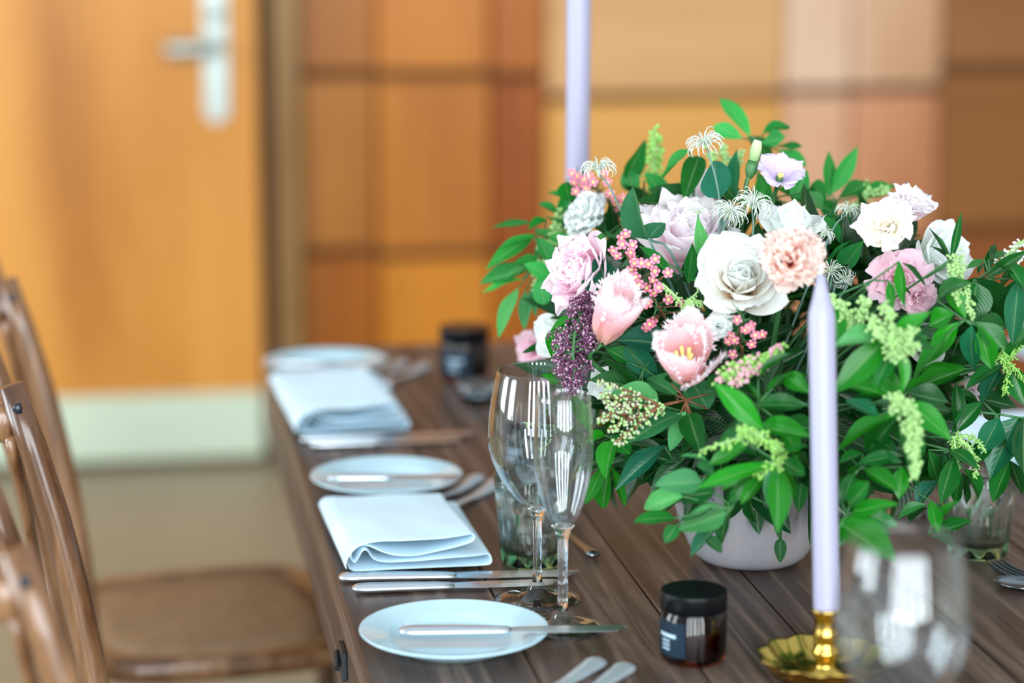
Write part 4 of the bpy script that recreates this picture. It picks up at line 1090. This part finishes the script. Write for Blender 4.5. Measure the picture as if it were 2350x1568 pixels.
# ------------------------------------------------------------------ waxflower
def floret_mesh():
    g = G()
    for k in range(5):
        a = k * 2 * math.pi / 5
        v, f, uv = [], [], []
        for (u, wd) in ((.30, .16), (.55, .36), (.85, .42), (1.08, .30), (1.16, .08)):
            for q in (-1, 0, 1):
                v.append((u, q * wd, .10 + .22 * u * u - .06 * (1 - abs(q)) * u)); uv.append((u * .8, .5 + q * .5))
        for i in range(4):
            for j in range(2): b = i * 3 + j; f.append((b, b + 3, b + 4, b + 1))
        g.add(v, f, uv, Matrix.Rotation(a, 3, 'Z'))
    v, f = lathe([(0, -.55), (.18, -.5), (.34, -.1), (.42, .12), (.38, .2)], 10); g.add(v, f, [(.2, .5)] * len(v))
    return g.mesh('floret', 'petal_wax')
FM = floret_mesh()
CMESH = G().add(*lathe([(.40, .18), (.34, .24), (.22, .16), (.14, .12), (.10, .26), (0, .28)], 10)).mesh('floret_centre', 'floret_yellow')
def waxflower(label, depth, pts, stem_px, size, dz=.02):
    sp = [D(x, y, depth + d) for x, y, d in stem_px]
    t = thing('waxflower_spray', label, 'flower', root_pt())
    ex = []
    allp = smooth_path(sp, 6)
    for (x, y) in pts:
        p = D(x, y, depth - .012 + R.uniform(-dz, dz * .4))
        ax = camdir(R.uniform(-.45, .45), R.uniform(-.1, .7), 1)
        o = link('floret', FM, t); s = size * depth / FPX / 2.2
        o.matrix_local = Matrix.Translation(-t.location) @ axis_matrix(p, ax, R.uniform(0, 6), s)
        c = link('floret_centre', CMESH, o)
        q = min(allp, key=lambda a: (a - p).length + .3 * max(0, a.z - p.z))
        ex.append((q, p - ax * s * .5))
    stem_to(t, [t.location] + sp, .0012, 'stem_brown', extra=ex)
    g = G()   # needle leaves
    for p in allp[3:]:
        for k in range(4):
            dv = Vector([R.uniform(-1, 1) for _ in range(3)]).normalized() * .012
            g.add(*tube([p - t.location, p - t.location + dv], [.0006, .0003], 4))
    n = g.obj('needle_leaves', 'stem_green', t); n['kind'] = 'stuff'
    return t
c4 = lambda L: [(1220 + x / 4.9, 500 + y / 4.9) for x, y in L]
waxflower('spray of small pink waxflowers between tulip and white rose', 2.22,
          c4([(1060, 185), (1015, 230), (1020, 300), (1135, 305), (915, 375), (955, 435), (1115, 395), (1140, 475), (1155, 515), (1240, 510), (1310, 525), (1390, 465), (1385, 600), (1050, 640), (1120, 590), (1170, 670), (1130, 710), (1205, 750), (1055, 750),
              (1140, 820), (1295, 790), (1360, 710), (1430, 785), (1380, 845), (1530, 620), (1250, 985), (1200, 950), (1310, 960), (1290, 1240), (1330, 1200), (1360, 1170), (1700, 1210), (1590, 1210), (1540, 920), (1760, 1035), (1690, 980)]),
          [(1552, 780, .03), (1530, 735, .01), (1503, 690, 0), (1470, 640, 0), (1440, 590, 0), (1430, 550, 0)], 24)
c5 = lambda L: [(1550 + x / 4.9, 500 + y / 4.9) for x, y in L]
waxflower('small pink waxflower sprig below the white rose', 2.16,
          c5([(690, 1150), (850, 1210), (780, 1270), (620, 1330), (980, 1320), (900, 1320), (590, 1400), (640, 1540), (860, 1430), (820, 1240), (660, 1380)]), [(1700, 830, .03), (1698, 790, .01), (1696, 755, 0), (1698, 720, 0)], 22)
waxflower('blurred pink waxflowers beside the tall background candle', 2.42,
          [(1312, 398), (1325, 405), (1340, 412), (1330, 425), (1316, 420), (1352, 405), (1362, 418), (1345, 432), (1322, 440), (1412, 460), (1425, 470), (1418, 478), (1400, 445), (1385, 400), (1430, 455), (1395, 420)],
          [(1440, 560, 0), (1400, 470, 0), (1350, 420, 0), (1320, 405, 0)], 22)

# ------------------------------------------------------------------ clematis seed heads
def seedhead(label, px, py, depth, dpx, axis, stem_px, n=46, curl=1.0):
    S = dpx * depth / FPX; ax = camdir(*axis); p = D(px, py, depth)
    t = thing('clematis_seed_head', label, 'seed head', root_pt(), 0, None)
    base = p - ax * S * .16
    M = Matrix.Translation(-t.location) @ axis_matrix(base, ax, R.uniform(0, 6))
    stem_to(t, [t.location] + [D(x, y, depth) for x, y in stem_px] + [base], .0011, 'stem_grey')
    G().add(*lathe([(0, -.03 * S), (.05 * S, -.01 * S), (.10 * S, .06 * S), (.07 * S, .14 * S), (0, .18 * S)], 12)).obj('seed_cluster', 'bud_pale', t, M=M)
    g = G()
    for k in range(n):
        a = k * 2.39996 + R.uniform(-.2, .2); u = (k + .5) / n
        L = S * R.uniform(.65, .9); th = .15 + .9 * u; q = [Vector((0, 0, .05 * S))]; r, z = .03 * S, .06 * S
        m = 8
        for i in range(m):
            th += curl * R.uniform(.38, .62) * (i > 1) * (i / m + .35)
            r += math.sin(th) * L / m; z += math.cos(th) * L / m
            q.append(Vector((r * math.cos(a), r * math.sin(a), z)))
        g.add(*tube(q, [.012 * S, .015 * S] + [.014 * S] * (m - 2) + [.005 * S], 4))
    o = g.obj('plumes', 'plume', t, M=M); o['kind'] = 'stuff'
    return t
seedhead('silky clematis seed head reaching out in front of the tall candle', 1372, 386, 2.27, 74, (-.1, .95, .3), [(1560, 620), (1490, 548), (1430, 490), (1400, 430)])
seedhead('silky clematis seed head standing highest beside pale leaves', 1618, 328, 2.3, 80, (-.3, .85, .45), [(1655, 620), (1652, 470), (1640, 400)])
seedhead('drooping clematis seed head directly left of the lilac flower', 1728, 468, 2.24, 80, (.15, .75, .6), [(1690, 640), (1722, 560), (1729, 520)], 56)
seedhead('clematis seed head on a bent stem above the white rose', 1674, 488, 2.23, 74, (.25, .75, .6), [(1672, 640), (1668, 570), (1660, 530)], 52)
seedhead('small unopened clematis seed head left of the bent one', 1602, 486, 2.25, 40, (-.1, .97, .2), [(1655, 620), (1628, 570), (1606, 530)], 24, .4)
seedhead('clematis seed head peeping over the peach carnation', 1890, 535, 2.2, 50, (.45, .75, .5), [(1860, 640), (1880, 590)], 34)
seedhead('clematis seed head on a blue grey stem beside the cream flower', 1945, 482, 2.26, 52, (.1, .85, .4), [(1880, 640), (1910, 530)], 40)
seedhead('clematis seed head tucked low under the cream flower', 1908, 622, 2.24, 52, (-.3, .3, .8), [(1900, 700), (1905, 660)], 40)
seedhead('clematis seed head hanging beside the candle shoulder', 1938, 640, 2.24, 50, (.3, -.5, .7), [(1915, 700), (1930, 650)], 36)

# ------------------------------------------------------------------ bead sprays (panicles, amaranth, berries)
def bead(g, p, r, stretch=1.3, ax=None):
    v, f = lathe([(0, -r * stretch), (r * .8, -r * stretch * .4), (r, 0), (r * .7, r * stretch * .6), (0, r * stretch)], 6)
    g.add(v, f, [(.2 + .12 * (i % 6), .5) for i in range(len(v))], axis_matrix(p, ax) if ax is not None else Matrix.Translation(p))
def panicle(label, depth, paths, mat, spread, per, r, name='bud_panicle', stem='bud_pale', cat='flower', hub=None, mat2=None):
    """branched spray: along each path small stalked buds"""
    t = thing(name, label, cat, root_pt())
    per = int(per * 1.5); r *= .8
    P = [[D(x, y, depth + (d[0] if d else 0)) for x, y, *d in pp] for pp in paths]
    h = P[0][0]
    stem_to(t, [t.location, (t.location + h) / 2 + Vector((0, 0, .015)), h], .0013, 'stem_green')
    gs, gb, g2 = G(), G(), G()
    loc = t.location
    for pp in P:
        sp = smooth_path(pp, 6)
        gs.add(*tube([q - loc for q in sp], [.0011 * (1.1 - .6 * i / len(sp)) for i in range(len(sp))], 5))
        for i in range(per):
            u = (i + .5) / per; q = sp[min(len(sp) - 1, int(u * (len(sp) - 1)))]
            for _ in range(2):
                off = Vector([R.uniform(-1, 1) for _ in range(3)]).normalized() * spread * R.uniform(.35, 1) * (1.15 - .7 * u)
                off.z -= spread * .25
                e = q + off
                gs.add(*tube([q - loc, e - loc], .0005, 4, cap=False))
                bead(g2 if mat2 and R.random() < .5 else gb, e - loc, r * R.uniform(.7, 1.2), 1.35, off)
    gs.obj('stalks', stem, t)
    b = gb.obj('buds', mat, t); b['kind'] = 'stuff'
    if mat2: b = g2.obj('pale_buds', mat2, t); b['kind'] = 'stuff'
    return t
panicle('pale green flower panicle lying over the front glossy leaves', 2.07, [[(1790, 1055), (1770, 1020), (1735, 1000), (1700, 1005), (1650, 1020), (1605, 1035)], [(1790, 1055), (1785, 1020), (1760, 1010)], [(1740, 1000), (1715, 985), (1690, 985)], [(1785, 1060), (1750, 1075), (1720, 1085)]], 'bud_green', .009, 26, .0019)
panicle('pale green panicle above the whorl right of the candle', 2.06, [[(2045, 800), (2050, 760), (2040, 720), (2030, 690)], [(2045, 800), (2070, 770), (2100, 750)], [(2045, 800), (2075, 795), (2110, 785)], [(2040, 780), (2010, 750), (2000, 720)]], 'bud_pale', .012, 22, .0021)
panicle('thick pale green tassel hanging down right of the candle', 2.05, [[(2050, 915), (2075, 935), (2100, 970), (2105, 1020), (2100, 1065), (2098, 1092)], [(2050, 915), (2080, 920), (2105, 950)], [(2095, 960), (2090, 1000), (2098, 1050)]], 'bud_pale', .010, 34, .0022, 'amaranth_tassel')
panicle('pale tassel beside the white rose on the outer side', 2.16, [[(2190, 590), (2205, 630), (2220, 680), (2228, 730)], [(2190, 600), (2190, 640), (2205, 700)]], 'bud_pale', .010, 28, .0021, 'amaranth_tassel')
panicle('fine green bud spray hanging above the tumbler', 2.22, [[(2185, 1005), (2215, 1000), (2245, 1015), (2262, 1035)], [(2190, 1005), (2225, 1025), (2240, 1075), (2235, 1090)], [(2190, 1010), (2195, 1060), (2190, 1120)], [(2200, 1000), (2230, 1040), (2250, 1055)]], 'bud_green', .007, 16, .0013)
panicle('fine green bud spray on a red stalk at the outer edge', 2.25, [[(2310, 832), (2300, 800), (2285, 785)], [(2310, 832), (2330, 800), (2345, 790)], [(2312, 835), (2310, 880), (2305, 905)], [(2312, 832), (2335, 850), (2350, 870)], [(2310, 830), (2290, 815), (2285, 800)]], 'bud_green', .008, 16, .0013, stem='bud_green')
panicle('white bud spray at the outer tip of the arrangement', 2.22, [[(2300, 600), (2320, 575), (2340, 560), (2352, 548)], [(2300, 600), (2335, 585), (2352, 575)]], 'bud_white', .010, 14, .0018)
panicle('small pale seed spray between waxflowers and white rose', 2.19, [[(1560, 760), (1565, 720), (1580, 690), (1600, 670), (1612, 640)], [(1570, 700), (1600, 690), (1612, 700)], [(1585, 690), (1600, 720), (1605, 735)], [(1560, 690), (1535, 665), (1520, 650)], [(1580, 700), (1565, 725)]], 'bud_pale', .006, 14, .0012, stem='bud_pale')
panicle('pale yellowish seed spray seen through the wine glass', 2.28, [[(1340, 1000), (1290, 985), (1250, 975), (1200, 970)], [(1300, 985), (1280, 945), (1275, 930)], [(1270, 980), (1255, 1015), (1240, 1030)], [(1320, 990), (1330, 950), (1345, 930)], [(1340, 1000), (1310, 1030), (1290, 1040)]], 'bud_pale', .007, 12, .0013, stem='bud_pale')
panicle('soft green amaranth spire rising beside the pale leaf', 2.48, [[(1500, 480), (1500, 400), (1503, 340), (1505, 288)]], 'bud_green', .016, 60, .0026, 'amaranth_spire')
panicle('pale green amaranth strands behind the blush rose', 2.45, [[(1310, 560), (1280, 520), (1290, 470)], [(1310, 560), (1260, 580), (1235, 640), (1230, 690)], [(1310, 560), (1270, 560), (1240, 560)], [(1300, 600), (1270, 650), (1262, 720)]], 'bud_pale', .013, 34, .0026, 'amaranth_tassel')
panicle('loose pale green panicle right of the upright leaf pair', 2.46, [[(1940, 500), (1975, 460), (1990, 410)], [(1950, 480), (2000, 440), (2040, 425)], [(1930, 600), (1925, 560), (1935, 520)]], 'bud_pale', .010, 22, .0022)
panicle('pale green panicle behind the topmost seed head', 2.44, [[(1660, 420), (1665, 370), (1660, 325)], [(1660, 400), (1640, 370), (1630, 345)], [(1665, 400), (1690, 370), (1700, 340)]], 'bud_pale', .011, 22, .0022)
panicle('pale viburnum berry cluster beside the flute rim', 2.17, [[(1512, 930), (1450, 900), (1400, 885), (1370, 870)], [(1512, 932), (1440, 930), (1390, 925)], [(1510, 935), (1440, 965), (1395, 985)], [(1510, 935), (1450, 985), (1410, 1015)], [(1450, 910), (1400, 910), (1375, 900)], [(1440, 950), (1400, 950), (1372, 960)]], 'berry', .009, 20, .0018, 'viburnum_berries', stem='stem_brown', mat2='bud_pale')
panicle('pink and green stock spike lying in front of the white rose', 2.10, [[(1660, 862), (1690, 840), (1730, 822), (1770, 805), (1800, 785)], [(1680, 860), (1720, 845), (1760, 830)]], 'petal_pink', .010, 40, .0024, 'stock_spike', stem='bud_green', mat2='bud_green')
panicle('pale green bud spike beside the candle shoulder', 2.13, [[(1960, 760), (1950, 720), (1920, 690), (1905, 675)], [(1960, 740), (1980, 700), (1985, 680)], [(1945, 760), (1935, 730), (1930, 700)]], 'bud_pale', .010, 16, .0034)

# purple drooping flower spike
t = thing('purple_flower_spike', 'dark purple lacy flower spike drooping over the wine glass rim', 'flower', root_pt())
pp = [D(x, y, d) for x, y, d in ((1480, 830, 2.3), (1400, 800, 2.24), (1350, 780, 2.22))]
stem_to(t, [t.location] + pp, .0018)
path = smooth_path([D(x, y, d) for x, y, d in ((1352, 690, 2.24), (1335, 720, 2.22), (1320, 765, 2.2), (1315, 810, 2.2), (1318, 850, 2.2), (1308, 890, 2.2))], 8)
wid = [.013, .014, .017, .021, .025, .026, .026, .025, .023, .020, .015, .008]
gb, gw, gs = G(), G(), G()
for c in range(64):
    u = (c + .5) / 64; q = path[int(u * (len(path) - 1))]; wv = wid[min(11, int(u * 12))] * .80
    cc = q + Vector([R.gauss(0, 1) for _ in range(3)]).normalized() * wv * R.uniform(.5, .95)
    rad = R.uniform(.0055, .0085)
    gs.add(*tube([q - t.location, cc - t.location], .0006, 4, cap=False))
    for k in range(44):
        dv = Vector([R.gauss(0, 1) for _ in range(3)]).normalized()
        e = cc + dv * rad * (.7 + .3 * R.random()) - t.location
        bead(gb if R.random() < .76 else gw, e, R.uniform(.0007, .0013), 1.1)
b = gb.obj('florets', 'floret_purple', t); b['kind'] = 'stuff'
b = gw.obj('pale_florets', 'floret_mauve', t); b['kind'] = 'stuff'
gs.add(*tube([q - t.location for q in path], .0012, 6)); gs.obj('stalks', 'stem_green', t)

# scattered plant crumbs on the table
for i, (x, y) in enumerate(((1538, 1319), (1357, 1496), (1640, 1250))):
    o = G().add([(0, 0, .0004), (.004, .001, .001), (.005, .003, .0012), (.001, .0025, .0006)], [(0, 1, 2, 3)], [(0, .4), (.6, .3), (1, .5), (.3, .9)]).obj('leaf_crumb', 'leaf_matte')
    o.location = U(x, y); o.color = (.06, .35, .08, 1); tag(o, 'tiny green leaf crumb on the table planks', 'leaf', 'leaf crumbs on the table')
